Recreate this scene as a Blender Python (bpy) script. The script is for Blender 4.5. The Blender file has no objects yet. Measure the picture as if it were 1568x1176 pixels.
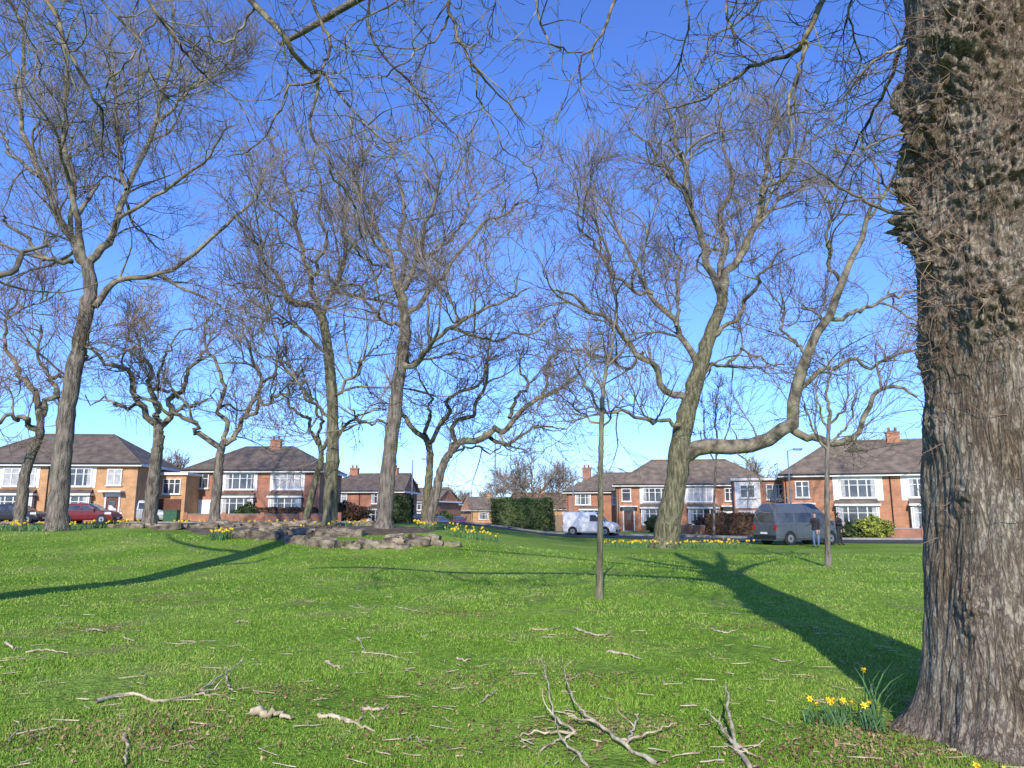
import bpy, bmesh, math, random
import numpy as np
from mathutils import Vector, noise, Matrix
random.seed(5)
RNG=np.random.default_rng(11)
F=1132.0; TILT=math.radians(10.1); CT=math.cos(TILT); ST=math.sin(TILT); EYE=1.6
scene=bpy.context.scene

# photogrammetric reading: direction read off the photo + surveyed distance (m) -> world metres
def at(u,v,D):
    a=(u-784)/F; s=(588-v)/F; y=CT-s*ST; z=ST+s*CT
    return (a/y*D, D, EYE+z/y*D)
def gx(u,D): return (u-784)/F/1.0157*D

def sst(a,b,x):
    t=np.clip((x-a)/(b-a),0,1); return t*t*(3-2*t)
def terr(x,y):
    x=np.asarray(x,float); y=np.asarray(y,float)
    h=1.0*sst(5,-6,x)*sst(19,36,y)*(1-sst(72,98,y))
    und=0.035*np.sin(x*0.55+1.3)*np.cos(y*0.43+0.4)+0.02*np.sin(x*1.3+y*0.9)
    return h+und*(1-sst(35,48,y))
def th(x,y): return float(terr(x,y))

# ---------------------------------------------------------------- materials
def newmat(name):
    m=bpy.data.materials.new(name); m.use_nodes=True
    nt=m.node_tree; b=nt.nodes['Principled BSDF']; return m,nt,b
def N(nt,t,**kw):
    n=nt.nodes.new(t)
    for k,v in kw.items(): setattr(n,k,v)
    return n
def ramp(nt,stops):
    r=N(nt,'ShaderNodeValToRGB'); e=r.color_ramp.elements
    while len(e)<len(stops): e.new(0.5)
    for i,(p,c) in enumerate(stops):
        e[i].position=p; e[i].color=(*c,1)
    return r
def nmat(name,c1,c2,scale=4,rough=0.85,bump=0.0,bscale=20,stretch=(1,1,1),lo=.35,hi=.65,island=0.0,metal=0,spec=.3,dist=.02):
    m,nt,b=newmat(name)
    tc=N(nt,'ShaderNodeTexCoord'); mp=N(nt,'ShaderNodeMapping'); mp.inputs['Scale'].default_value=stretch
    nt.links.new(tc.outputs['Object'],mp.inputs['Vector'])
    n=N(nt,'ShaderNodeTexNoise'); n.inputs['Scale'].default_value=scale; n.inputs['Detail'].default_value=6
    nt.links.new(mp.outputs[0],n.inputs['Vector'])
    r=ramp(nt,[(lo,c1),(hi,c2)]); nt.links.new(n.outputs['Fac'],r.inputs[0])
    out=r.outputs[0]
    if island>0:
        g=N(nt,'ShaderNodeNewGeometry'); hs=N(nt,'ShaderNodeHueSaturation')
        mr=N(nt,'ShaderNodeMapRange'); mr.inputs['To Min'].default_value=1-island; mr.inputs['To Max'].default_value=1+island
        nt.links.new(g.outputs['Random Per Island'],mr.inputs['Value']); nt.links.new(mr.outputs[0],hs.inputs['Value'])
        nt.links.new(out,hs.inputs['Color']); out=hs.outputs[0]
    nt.links.new(out,b.inputs['Base Color'])
    b.inputs['Roughness'].default_value=rough; b.inputs['Metallic'].default_value=metal
    b.inputs['Specular IOR Level'].default_value=spec
    if bump>0:
        n2=N(nt,'ShaderNodeTexNoise'); n2.inputs['Scale'].default_value=bscale; n2.inputs['Detail'].default_value=8
        nt.links.new(mp.outputs[0],n2.inputs['Vector'])
        bp=N(nt,'ShaderNodeBump'); bp.inputs['Strength'].default_value=bump; bp.inputs['Distance'].default_value=dist
        nt.links.new(n2.outputs['Fac'],bp.inputs['Height']); nt.links.new(bp.outputs[0],b.inputs['Normal'])
    return m

def brick_mat(name,c1,c2,mortar=(.38,.33,.27)):
    m,nt,b=newmat(name)
    tc=N(nt,'ShaderNodeTexCoord'); sp=N(nt,'ShaderNodeSeparateXYZ'); nt.links.new(tc.outputs['Object'],sp.inputs[0])
    ad=N(nt,'ShaderNodeMath',operation='ADD'); nt.links.new(sp.outputs[0],ad.inputs[0]); nt.links.new(sp.outputs[1],ad.inputs[1])
    cb=N(nt,'ShaderNodeCombineXYZ'); nt.links.new(ad.outputs[0],cb.inputs[0]); nt.links.new(sp.outputs[2],cb.inputs[1])
    br=N(nt,'ShaderNodeTexBrick'); br.inputs['Scale'].default_value=1.0
    br.inputs['Brick Width'].default_value=.225; br.inputs['Row Height'].default_value=.075; br.inputs['Mortar Size'].default_value=.006
    br.inputs['Color1'].default_value=(*c1,1); br.inputs['Color2'].default_value=(*c2,1); br.inputs['Mortar'].default_value=(*mortar,1)
    nt.links.new(cb.outputs[0],br.inputs['Vector'])
    n=N(nt,'ShaderNodeTexNoise'); n.inputs['Scale'].default_value=1.3; n.inputs['Detail'].default_value=5
    nt.links.new(tc.outputs['Object'],n.inputs['Vector'])
    r=ramp(nt,[(.3,(.7,.7,.7)),(.7,(1.15,1.1,1.05))]); nt.links.new(n.outputs['Fac'],r.inputs[0])
    mx=N(nt,'ShaderNodeMixRGB',blend_type='MULTIPLY'); mx.inputs[0].default_value=1
    nt.links.new(br.outputs['Color'],mx.inputs[1]); nt.links.new(r.outputs[0],mx.inputs[2])
    nt.links.new(mx.outputs[0],b.inputs['Base Color']); b.inputs['Roughness'].default_value=.9
    return m
def roof_mat(name,c1,c2):
    m,nt,b=newmat(name)
    tc=N(nt,'ShaderNodeTexCoord')
    n=N(nt,'ShaderNodeTexNoise'); n.inputs['Scale'].default_value=1.6; n.inputs['Detail'].default_value=8
    nt.links.new(tc.outputs['Object'],n.inputs['Vector'])
    r=ramp(nt,[(.35,c1),(.65,c2)]); nt.links.new(n.outputs['Fac'],r.inputs[0])
    w=N(nt,'ShaderNodeTexWave',bands_direction='Z'); w.inputs['Scale'].default_value=2.2; w.inputs['Distortion'].default_value=.6; w.wave_profile='SAW'
    nt.links.new(tc.outputs['Object'],w.inputs['Vector'])
    r2=ramp(nt,[(0,(.6,.6,.6)),(.3,(1,1,1))]); nt.links.new(w.outputs['Fac'],r2.inputs[0])
    mx=N(nt,'ShaderNodeMixRGB',blend_type='MULTIPLY'); mx.inputs[0].default_value=.8
    nt.links.new(r.outputs[0],mx.inputs[1]); nt.links.new(r2.outputs[0],mx.inputs[2])
    nt.links.new(mx.outputs[0],b.inputs['Base Color']); b.inputs['Roughness'].default_value=.85
    bp=N(nt,'ShaderNodeBump'); bp.inputs['Strength'].default_value=.5; bp.inputs['Distance'].default_value=.03
    nt.links.new(w.outputs['Fac'],bp.inputs['Height']); nt.links.new(bp.outputs[0],b.inputs['Normal'])
    return m

M={}
M['bark']=nmat('tree_bark',(.08,.068,.053),(.28,.24,.185),scale=2.2,bump=1,bscale=6,stretch=(4,4,.8),dist=.08)
M['barkg']=nmat('tree_bark_mossy',(.07,.068,.036),(.25,.23,.135),scale=2.5,bump=1,bscale=6,stretch=(4,4,.8),dist=.08)
M['limb']=nmat('limb_bark',(.07,.06,.045),(.31,.27,.185),scale=2.2,rough=.9,bump=.6,bscale=14,dist=.03)
M['twig']=nmat('twig_bark',(.15,.12,.10),(.31,.255,.21),scale=.4,rough=.8,island=.35)
M['twigred']=nmat('twig_bark_russet',(.19,.12,.08),(.34,.22,.14),scale=.5,rough=.8,island=.3)
M['twigpale']=nmat('twig_bark_pale',(.24,.19,.15),(.36,.30,.24),scale=.5,rough=.8,island=.25)
M['twigdark']=nmat('twig_bark_lichen',(.045,.037,.027),(.33,.28,.15),scale=6,rough=.8,island=.3,lo=.4,hi=.66)
M['brickA']=brick_mat('brick_orange',(.46,.175,.085),(.54,.24,.12))
M['brickB']=brick_mat('brick_red',(.37,.13,.07),(.46,.18,.10))
M['brickL']=brick_mat('brick_buff',(.56,.28,.11),(.64,.36,.16))
M['roofbr']=roof_mat('roof_tiles_brown',(.13,.10,.072),(.24,.185,.135))
M['roofdk']=roof_mat('roof_tiles_dark',(.095,.073,.056),(.18,.14,.105))
M['roofrd']=roof_mat('roof_tiles_red',(.19,.085,.055),(.28,.135,.09))
M['white']=nmat('white_paint',(.70,.69,.66),(.82,.81,.79),scale=2,rough=.5)
M['glass']=nmat('window_glass',(.03,.035,.04),(.10,.11,.12),scale=.8,rough=.08,spec=.7)
M['curtain']=nmat('net_curtain',(.35,.36,.36),(.5,.5,.5),scale=3,rough=.8)
M['door']=nmat('door_brown',(.10,.04,.025),(.15,.06,.04),rough=.5)
M['doorblue']=nmat('door_blue',(.05,.10,.22),(.07,.13,.26),rough=.5)
M['black']=nmat('black_plastic',(.015,.015,.016),(.03,.03,.03),rough=.5)
M['rubber']=nmat('tyre_rubber',(.02,.02,.02),(.035,.035,.035),rough=.9)
M['metal']=nmat('grey_metal',(.25,.26,.27),(.36,.37,.38),rough=.4,metal=.6)
M['asphalt']=nmat('asphalt',(.05,.05,.052),(.085,.083,.08),scale=3,bump=.3,bscale=60)
M['paving']=nmat('paving',(.24,.22,.2),(.33,.31,.28),scale=2)
M['stone']=nmat('rockery_stone',(.085,.066,.043),(.33,.27,.185),scale=3.2,bump=1,bscale=9,dist=.06,island=.4)
M['soil']=nmat('bare_soil',(.07,.05,.03),(.16,.12,.07),scale=3,bump=1,bscale=12)
M['stick']=nmat('dead_stick',(.24,.17,.10),(.62,.53,.34),scale=9,rough=.85,bump=.4,bscale=30,lo=.3,hi=.6)
M['leaf']=nmat('dead_leaf',(.15,.075,.035),(.38,.25,.14),scale=3,island=.6)
M['dleaf']=nmat('daffodil_leaf',(.06,.14,.045),(.12,.23,.08),scale=5,rough=.5,island=.3)
M['petal']=nmat('daffodil_petal',(.80,.60,.02),(.88,.70,.04),scale=5,rough=.6)
M['trumpet']=nmat('daffodil_trumpet',(.78,.42,.01),(.82,.48,.02),scale=5,rough=.6)
M['hedge']=nmat('hedge_leaves',(.03,.055,.018),(.08,.12,.04),scale=1.2,island=.5)
M['hedgebr']=nmat('beech_hedge_leaves',(.09,.05,.03),(.17,.10,.06),scale=1.2,island=.5)
M['shrub']=nmat('shrub_leaves',(.12,.17,.03),(.33,.36,.06),scale=2,island=.5)
M['fence']=nmat('timber_fence',(.22,.16,.11),(.33,.25,.18),scale=3,stretch=(4,4,.6))

def ground_mat():
    m,nt,b=newmat('lawn'); tc=N(nt,'ShaderNodeTexCoord')
    def nz(sc,det=5,st=(1,1,1)):
        mp=N(nt,'ShaderNodeMapping'); mp.inputs['Scale'].default_value=st
        nt.links.new(tc.outputs['Object'],mp.inputs[0])
        n=N(nt,'ShaderNodeTexNoise'); n.inputs['Scale'].default_value=sc; n.inputs['Detail'].default_value=det
        nt.links.new(mp.outputs[0],n.inputs['Vector']); return n
    a=nz(.3,8); r=ramp(nt,[(.34,(.14,.26,.024)),(.5,(.19,.325,.038)),(.66,(.27,.38,.07))]); nt.links.new(a.outputs['Fac'],r.inputs[0])
    c=nz(7,8); r2=ramp(nt,[(.3,(.55,.58,.5)),(.7,(1.3,1.25,1.2))]); nt.links.new(c.outputs['Fac'],r2.inputs[0])
    mx=N(nt,'ShaderNodeMixRGB',blend_type='MULTIPLY'); mx.inputs[0].default_value=1
    nt.links.new(r.outputs[0],mx.inputs[1]); nt.links.new(r2.outputs[0],mx.inputs[2])
    d=nz(.9,9); r3=ramp(nt,[(.55,(0,0,0)),(.70,(.7,.7,.7))]); nt.links.new(d.outputs['Fac'],r3.inputs[0])
    mx2=N(nt,'ShaderNodeMixRGB'); nt.links.new(r3.outputs[0],mx2.inputs[0]); nt.links.new(mx.outputs[0],mx2.inputs[1]); mx2.inputs[2].default_value=(.25,.21,.09,1)
    nt.links.new(mx2.outputs[0],b.inputs['Base Color']); b.inputs['Roughness'].default_value=.95; b.inputs['Specular IOR Level'].default_value=.1
    bn=nz(22,8); bp=N(nt,'ShaderNodeBump'); bp.inputs['Strength'].default_value=1; bp.inputs['Distance'].default_value=.05
    nt.links.new(bn.outputs['Fac'],bp.inputs['Height']); nt.links.new(bp.outputs[0],b.inputs['Normal'])
    return m
def blade_mat():
    m,nt,b=newmat('grass_blades'); tc=N(nt,'ShaderNodeTexCoord')
    n=N(nt,'ShaderNodeTexNoise'); n.inputs['Scale'].default_value=.45; n.inputs['Detail'].default_value=8; n.inputs['Roughness'].default_value=.65
    nt.links.new(tc.outputs['Object'],n.inputs['Vector'])
    r=ramp(nt,[(.34,(.135,.27,.024)),(.5,(.195,.345,.04)),(.66,(.29,.41,.08))]); nt.links.new(n.outputs['Fac'],r.inputs[0])
    g=N(nt,'ShaderNodeNewGeometry'); r2=ramp(nt,[(0,(.42,.55,.45)),(.6,(1.05,1.0,1)),(.9,(1.4,1.2,1.4)),(.96,(1.9,1.25,2.4))]); nt.links.new(g.outputs['Random Per Island'],r2.inputs[0])
    mx=N(nt,'ShaderNodeMixRGB',blend_type='MULTIPLY'); mx.inputs[0].default_value=1
    nt.links.new(r.outputs[0],mx.inputs[1]); nt.links.new(r2.outputs[0],mx.inputs[2])
    nt.links.new(mx.outputs[0],b.inputs['Base Color']); b.inputs['Roughness'].default_value=.6; b.inputs['Specular IOR Level'].default_value=.2
    return m
M['lawn']=ground_mat(); M['blade']=blade_mat()

def bigbark():
    m,nt,b=newmat('furrowed_bark'); tc=N(nt,'ShaderNodeTexCoord')
    def nz(st,det,dis=0,rgh=.5):
        mp=N(nt,'ShaderNodeMapping'); mp.inputs['Scale'].default_value=st; nt.links.new(tc.outputs['Object'],mp.inputs[0])
        n=N(nt,'ShaderNodeTexNoise'); n.inputs['Scale'].default_value=1; n.inputs['Detail'].default_value=det; n.inputs['Distortion'].default_value=dis; n.inputs['Roughness'].default_value=rgh
        nt.links.new(mp.outputs[0],n.inputs['Vector']); return n
    def ridge(n):
        s=N(nt,'ShaderNodeMath',operation='SUBTRACT'); s.inputs[1].default_value=.5; nt.links.new(n.outputs['Fac'],s.inputs[0])
        a=N(nt,'ShaderNodeMath',operation='ABSOLUTE'); nt.links.new(s.outputs[0],a.inputs[0]); return a
    a1=ridge(nz((15,15,2.4),6,.5,.6)); a2=ridge(nz((30,30,6.0),6,.4,.62)); fine=nz((75,75,34),9)
    ra=ramp(nt,[(0,(0,0,0)),(.06,(1,1,1))]); nt.links.new(a1.outputs[0],ra.inputs[0])
    rb=ramp(nt,[(0,(.4,.4,.4)),(.05,(1,1,1))]); nt.links.new(a2.outputs[0],rb.inputs[0])
    hm=N(nt,'ShaderNodeMixRGB',blend_type='MULTIPLY'); hm.inputs[0].default_value=1; nt.links.new(ra.outputs[0],hm.inputs[1]); nt.links.new(rb.outputs[0],hm.inputs[2])
    rc=ramp(nt,[(0,(.125,.10,.075)),(.45,(.25,.21,.165)),(1,(.345,.30,.24))]); nt.links.new(hm.outputs[0],rc.inputs[0])
    rf=ramp(nt,[(.3,(.62,.61,.59)),(.7,(1.22,1.2,1.18))]); nt.links.new(fine.outputs['Fac'],rf.inputs[0])
    mx=N(nt,'ShaderNodeMixRGB',blend_type='MULTIPLY'); mx.inputs[0].default_value=1; nt.links.new(rc.outputs[0],mx.inputs[1]); nt.links.new(rf.outputs[0],mx.inputs[2])
    big=nz((2,2,1.4),7); r3=ramp(nt,[(.36,(.74,.66,.56)),(.5,(.98,.95,.89)),(.66,(1.06,1.09,1.02))]); nt.links.new(big.outputs['Fac'],r3.inputs[0])
    mx3=N(nt,'ShaderNodeMixRGB',blend_type='MULTIPLY'); mx3.inputs[0].default_value=1; nt.links.new(mx.outputs[0],mx3.inputs[1]); nt.links.new(r3.outputs[0],mx3.inputs[2])
    nt.links.new(mx3.outputs[0],b.inputs['Base Color']); b.inputs['Roughness'].default_value=.95; b.inputs['Specular IOR Level'].default_value=.1
    ad=N(nt,'ShaderNodeMath',operation='MULTIPLY_ADD'); ad.inputs[1].default_value=.7
    nt.links.new(fine.outputs['Fac'],ad.inputs[0]); nt.links.new(hm.outputs[0],ad.inputs[2])
    bp=N(nt,'ShaderNodeBump'); bp.inputs['Strength'].default_value=.8; bp.inputs['Distance'].default_value=.016
    nt.links.new(ad.outputs[0],bp.inputs['Height']); nt.links.new(bp.outputs[0],b.inputs['Normal'])
    return m
M['bigbark']=bigbark()

# ---------------------------------------------------------------- mesh helpers
def link(o,parent=None):
    scene.collection.objects.link(o)
    if parent: o.parent=parent
    return o
def empty(name,loc=(0,0,0),rz=0):
    e=bpy.data.objects.new(name,None); e.location=loc; e.rotation_euler=(0,0,rz); e.empty_display_size=.3
    return link(e)
def fast_mesh(name,V,Q,mats,midx=None,smooth=True,parent=None,nv=4):
    V=np.asarray(V,np.float32); Q=np.asarray(Q,np.int32)
    me=bpy.data.meshes.new(name); me.vertices.add(len(V)); me.vertices.foreach_set('co',V.ravel())
    me.loops.add(Q.size); me.loops.foreach_set('vertex_index',Q.ravel())
    me.polygons.add(len(Q)); me.polygons.foreach_set('loop_start',np.arange(len(Q),dtype=np.int32)*nv)
    if midx is not None: me.polygons.foreach_set('material_index',np.asarray(midx,np.int32))
    me.polygons.foreach_set('use_smooth',np.full(len(Q),smooth,dtype=bool))
    for mt in mats: me.materials.append(mt)
    me.update(calc_edges=True)
    return link(bpy.data.objects.new(name,me),parent)
class MB:
    def __init__(s): s.v=[];s.f=[];s.m=[];s.mats=[]
    def mi(s,k):
        if k not in s.mats: s.mats.append(k)
        return s.mats.index(k)
    def poly(s,pts,k,):
        b=len(s.v); s.v+= [tuple(p) for p in pts]; s.f.append(list(range(b,b+len(pts)))); s.m.append(s.mi(k))
    def box(s,x0,x1,y0,y1,z0,z1,k):
        b=len(s.v); s.v+=[(x0,y0,z0),(x1,y0,z0),(x1,y1,z0),(x0,y1,z0),(x0,y0,z1),(x1,y0,z1),(x1,y1,z1),(x0,y1,z1)]
        for f in ((0,3,2,1),(4,5,6,7),(0,1,5,4),(1,2,6,5),(2,3,7,6),(3,0,4,7)):
            s.f.append([b+i for i in f]); s.m.append(s.mi(k))
    def cyl(s,p0,p1,r0,r1,k,n=10):
        p0=Vector(p0);p1=Vector(p1);d=(p1-p0).normalized(); a=d.orthogonal().normalized(); c=d.cross(a); b=len(s.v)
        for p,r in((p0,r0),(p1,r1)):
            for i in range(n):
                t=2*math.pi*i/n; s.v.append(tuple(p+a*math.cos(t)*r+c*math.sin(t)*r))
        for i in range(n):
            j=(i+1)%n; s.f.append([b+i,b+j,b+n+j,b+n+i]); s.m.append(s.mi(k))
        s.f.append([b+i for i in range(n)][::-1]); s.m.append(s.mi(k)); s.f.append([b+n+i for i in range(n)]); s.m.append(s.mi(k))
    def build(s,name,parent=None,smooth=False,loc=None,rz=0):
        me=bpy.data.meshes.new(name); me.from_pydata(s.v,[],s.f)
        for k in s.mats: me.materials.append(M[k])
        me.polygons.foreach_set('material_index',s.m); me.polygons.foreach_set('use_smooth',[smooth]*len(s.f)); me.update()
        o=link(bpy.data.objects.new(name,me),parent)
        if loc: o.location=loc; o.rotation_euler=(0,0,rz)
        return o

# tubes ------------------------------------------------------------
def norm(a): return a/np.maximum(np.linalg.norm(a,axis=-1,keepdims=True),1e-9)
class Tubes:
    def __init__(s): s.V=[];s.Q=[];s.m=[];s.n=0
    def add(s,P,R,S,mi):
        P=np.asarray(P,float);R=np.asarray(R,float);Nn,K=P.shape[:2]
        T=norm(np.gradient(P,axis=1)); mt=norm(T.mean(1))
        ref=np.where(np.abs(mt[:,2:3])>.8,np.array([[1.,.1,0]]),np.array([[.05,.1,1.]]))
        B=norm(np.cross(T,ref[:,None,:])); C=np.cross(T,B)
        a=np.arange(S)*2*math.pi/S
        V=P[:,:,None,:]+R[:,:,None,None]*(np.cos(a)[None,None,:,None]*B[:,:,None,:]+np.sin(a)[None,None,:,None]*C[:,:,None,:])
        idx=np.arange(Nn*K*S).reshape(Nn,K,S)+s.n; nx=np.roll(idx,-1,axis=2)
        Q=np.stack([idx[:,:-1],nx[:,:-1],nx[:,1:],idx[:,1:]],-1).reshape(-1,4)
        s.V.append(V.reshape(-1,3)); s.Q.append(Q); s.m.append(np.full(len(Q),mi)); s.n+=Nn*K*S
    def build(s,name,mats,parent=None,smooth=True):
        return fast_mesh(name,np.concatenate(s.V),np.concatenate(s.Q),mats,np.concatenate(s.m),smooth,parent)
def cat(pts,K):
    P=np.asarray(pts,float)
    if len(P)==2: P=np.stack([P[0],(P[0]+P[1])/2,P[1]])
    Q=np.vstack([2*P[0]-P[1],P,2*P[-1]-P[-2]]); n=len(P)-1
    t=np.linspace(0,n-1e-6,K); i=t.astype(int); f=(t-i)[:,None]
    p0,p1,p2,p3=Q[i],Q[i+1],Q[i+2],Q[i+3]
    return .5*((2*p1)+(-p0+p2)*f+(2*p0-5*p1+4*p2-p3)*f**2+(-p0+3*p1-3*p2+p3)*f**3)
def spawn(P,R,M_,tmin,L,ang,K,up,wob,rfac,rmin,rng,tmax=1.0,lw=True,rk=.75):
    Nn,Kp=P.shape[:2]
    ln=np.linalg.norm(np.diff(P,axis=1),axis=2).sum(1)
    idx=rng.choice(Nn,M_,p=ln/ln.sum()) if lw else rng.integers(0,Nn,M_)
    t=rng.uniform(tmin,tmax,M_); f=t*(Kp-1); i=np.minimum(f.astype(int),Kp-2); f=(f-i)[:,None]
    pos=P[idx,i]*(1-f)+P[idx,i+1]*f; r=R[idx,i]*(1-f[:,0])+R[idx,i+1]*f[:,0]
    tan=norm(P[idx,i+1]-P[idx,i]); rd=rng.normal(size=(M_,3)); perp=norm(rd-(rd*tan).sum(1,keepdims=True)*tan)
    a=np.radians(rng.normal(ang,11,M_))[:,None]
    d=tan*np.cos(a)+perp*np.sin(a); d[:,2]+=up; d=norm(d)
    Ls=L*rng.uniform(.55,1.35,M_)*(1.15-.45*t)
    Ls=np.minimum(Ls,r*90+.4)
    out=np.zeros((M_,K,3)); out[:,0]=pos
    cur=rng.normal(size=(M_,3))*wob*.6
    for k in range(1,K):
        cur=cur*.5+rng.normal(size=(M_,3))*wob
        d=d+cur; d[:,2]+=up*.35; d=norm(d); out[:,k]=out[:,k-1]+d*(Ls/(K-1))[:,None]
    r0=np.maximum(np.minimum(r*rk,rfac*Ls),rmin*1.15)
    rr=r0[:,None]*(1-np.linspace(0,1,K)[None]*.75); rr=np.maximum(rr,rmin)
    return out,rr
KL=22
def limb_arr(pts3,r0,r1,rng,gn):
    P=cat(pts3,KL); w=rng.normal(size=(KL,3)); w=(w+np.roll(w,1,0)+np.roll(w,-1,0))/3*gn; w[0]=0; w[0:2]*=.3
    P=P+w; t=np.linspace(0,1,KL); R=r1+(r0-r1)*(1-t)**.8
    return P,R
def tree(name,D,trunk,r0,r1,limbs,seed,dens=.95,L=(3.4,2.0,1.2),n=(6.2,4.8),up=.12,rmin=.0095,twig='twig',bark='bark',gn=.2,ang=48,sub=.3,ts=.84,Lsub=4.8,wob=.13):
    rng=np.random.default_rng(seed)
    r0*=ts; r1*=ts
    tb=Tubes()
    x0=at(trunk[0][0],trunk[0][1],D)[0]
    tp=[(x0,D,th(x0,D)-.15)]
    for (u,v) in trunk[1:]: tp.append(at(u,v,D))
    P=cat(tp,40); t=np.linspace(0,1,40); hgt=P[:,2]-P[0,2]
    R=r1+(r0-r1)*(1-t)**.9+ r0*.4*np.exp(-hgt/.4); R*=1+.05*rng.normal(size=40)
    P[3:]+=rng.normal(size=(37,3))*.05*r0
    tb.add(P[None],R[None],14,0)
    Ps=[];Rs=[]
    for lb in limbs:
        pts,a,b,dd=lb; n_=len(pts)
        p3=[at(u,v,D+dd*(i/(n_-1))**1.2) for i,(u,v) in enumerate(pts)]
        p_,r_=limb_arr(p3,a*1.12,b*1.3,rng,gn); Ps.append(p_);Rs.append(r_)
    Ps=np.array(Ps);Rs=np.array(Rs)
    tb.add(Ps,Rs,8,1)
    tot=np.linalg.norm(np.diff(Ps,axis=1),axis=2).sum()
    if sub>0:
        PA,RA=spawn(Ps,Rs,max(4,int(tot*sub)),.15,Lsub,ang,KL,up*.35,.10,.021,.018,rng); tb.add(PA,RA,6,1)
        Ps=np.concatenate([Ps,PA]); Rs=np.concatenate([Rs,RA]); tot=np.linalg.norm(np.diff(Ps,axis=1),axis=2).sum()
    P1,R1=spawn(Ps,Rs,int(tot*dens),.15,L[0],ang,9,up,wob,.0125,rmin*1.6,rng)
    tb.add(P1,R1,4,1)
    P2,R2=spawn(P1,R1,int(len(P1)*n[0]),.12,L[1],42,6,up,wob,.008,rmin*1.1,rng)
    tb.add(P2,R2,3,2)
    P3,R3=spawn(P2,R2,int(len(P2)*n[1]),.1,L[2],36,4,up,wob,.006,rmin*.9,rng); tb.add(P3,R3,3,2)
    return tb.build(name,[M[bark],M['limb'],M[twig]])

# ---------------------------------------------------------------- ground
ys=np.concatenate([np.arange(-60,4,4),np.arange(4,34,.3),np.arange(34,110,1),np.geomspace(110,2500,30)])
xp=np.concatenate([np.arange(0,30,.5),np.arange(30,90,2),np.geomspace(90,2500,20)]); xs=np.concatenate([-xp[:0:-1],xp])
X,Y=np.meshgrid(xs,ys); Z=terr(X,Y); V=np.stack([X,Y,Z],-1).reshape(-1,3)
ny,nx=X.shape; I=np.arange(ny*nx).reshape(ny,nx)
fast_mesh('ground',V,np.stack([I[:-1,:-1],I[:-1,1:],I[1:,1:],I[1:,:-1]],-1).reshape(-1,4),[M['lawn']])
nb=450000
y=1/(RNG.uniform(1/32.,1/4.2,nb)); x=RNG.uniform(-1,1,nb)*(.76*y+1.0)
nn=np.array([noise.noise(Vector((a*.9,b*.9,0)))+.5*noise.noise(Vector((a*2.7,b*2.7,5))) for a,b in zip(x.tolist(),y.tolist())])
keep=RNG.random(nb)<np.clip(1.15-1.6*np.clip(nn,0,1),.25,1)
x,y,nn=x[keep],y[keep],nn[keep]; nb=len(x)
hh=(.015+.0009*y)*RNG.uniform(.5,1.6,nb)*np.clip(1-nn*.9,.45,1.6); ww=(.0013+.0006*y)*RNG.uniform(.7,1.3,nb)
az=RNG.uniform(0,2*math.pi,nb); le=RNG.normal(0,.7,nb)*hh; la=RNG.uniform(0,6.28,nb)
z=terr(x,y)-.004
A=np.stack([x-np.cos(az)*ww,y-np.sin(az)*ww,z],-1);B=np.stack([x+np.cos(az)*ww,y+np.sin(az)*ww,z],-1)
C=np.stack([x+np.cos(la)*le,y+np.sin(la)*le,z+hh],-1)
V=np.stack([A,B,C],1).reshape(-1,3)
fast_mesh('grass',V,np.arange(nb*3).reshape(-1,3),[M['blade']],smooth=False,nv=3)

def ribbon(name,pts,w,mat,off=.03,thick=0,sh=0,K=70):
    P=cat([(a,b,0) for a,b in pts],K)[:,:2]; T=norm(np.gradient(P,axis=0)); Nn=np.stack([-T[:,1],T[:,0]],-1)
    L_=P+Nn*(sh+w/2); R_=P+Nn*(sh-w/2); nseg=6
    fr=np.linspace(0,1,nseg+1); G=R_[:,None]*(1-fr)[None,:,None]+L_[:,None]*fr[None,:,None]
    z=terr(G[...,0],G[...,1])+off
    if thick: 
        G=np.concatenate([G[:,:1],G,G[:,-1:]],1); z=np.concatenate([z[:,:1]-thick-.05,z,z[:,-1:]-thick-.05],1)
    V=np.concatenate([G,z[...,None]],-1); k,m_=V.shape[:2]; I=np.arange(k*m_).reshape(k,m_)
    fast_mesh(name,V.reshape(-1,3),np.stack([I[:-1,:-1],I[:-1,1:],I[1:,1:],I[1:,:-1]],-1).reshape(-1,4),[M[mat]],smooth=False)
main=[(120,46),(60,46),(30,46.5),(17,49),(9,57),(2,63),(-6,63),(-16,58),(-34,55),(-70,54),(-120,54)]
ribbon('road',main,6,'asphalt'); ribbon('pavement',main,1.8,'paving',off=.15,thick=.15,sh=-4.1); 
side=[(-3.5,66),(-7,85),(-10.5,115),(-20,220),(-30,330)]
ribbon('road',side,6,'asphalt',off=.045)
ribbon('pavement',side,1.6,'paving',off=.16,thick=.15,sh=-4); ribbon('pavement',side,1.6,'paving',off=.16,thick=.15,sh=4)

# ---------------------------------------------------------------- houses
def window(b,x,z,w,h,n,y=0,cur=False):
    f=.07
    b.box(x-w/2,x+w/2,y-.03,y-.004,z,z+h,'curtain' if cur else 'glass')
    if not cur and w>1.5:
        for s in(-1,1): b.box(x+s*(w/2-.2)-.15,x+s*(w/2-.2)+.15,y-.036,y-.0305,z+.02,z+h-.02,'curtain')
    for (a,c,d,e) in ((x-w/2-f,x+w/2+f,z-f,z),(x-w/2-f,x+w/2+f,z+h,z+h+f)): b.box(a,c,y-.075,y-.006,d,e,'white')
    b.box(x-w/2-f-.05,x+w/2+f+.05,y-.14,y-.008,z-f-.08,z-f-.003,'white')
    for i in range(n+1):
        xx=x-w/2+w*i/n; b.box(xx-.045,xx+.045,y-.072,y-.007,z+.001,z+h-.001,'white')
    b.box(x-w/2+.05,x+w/2-.05,y-.065,y-.037,z+h*.68,z+h*.68+.05,'white')
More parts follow.
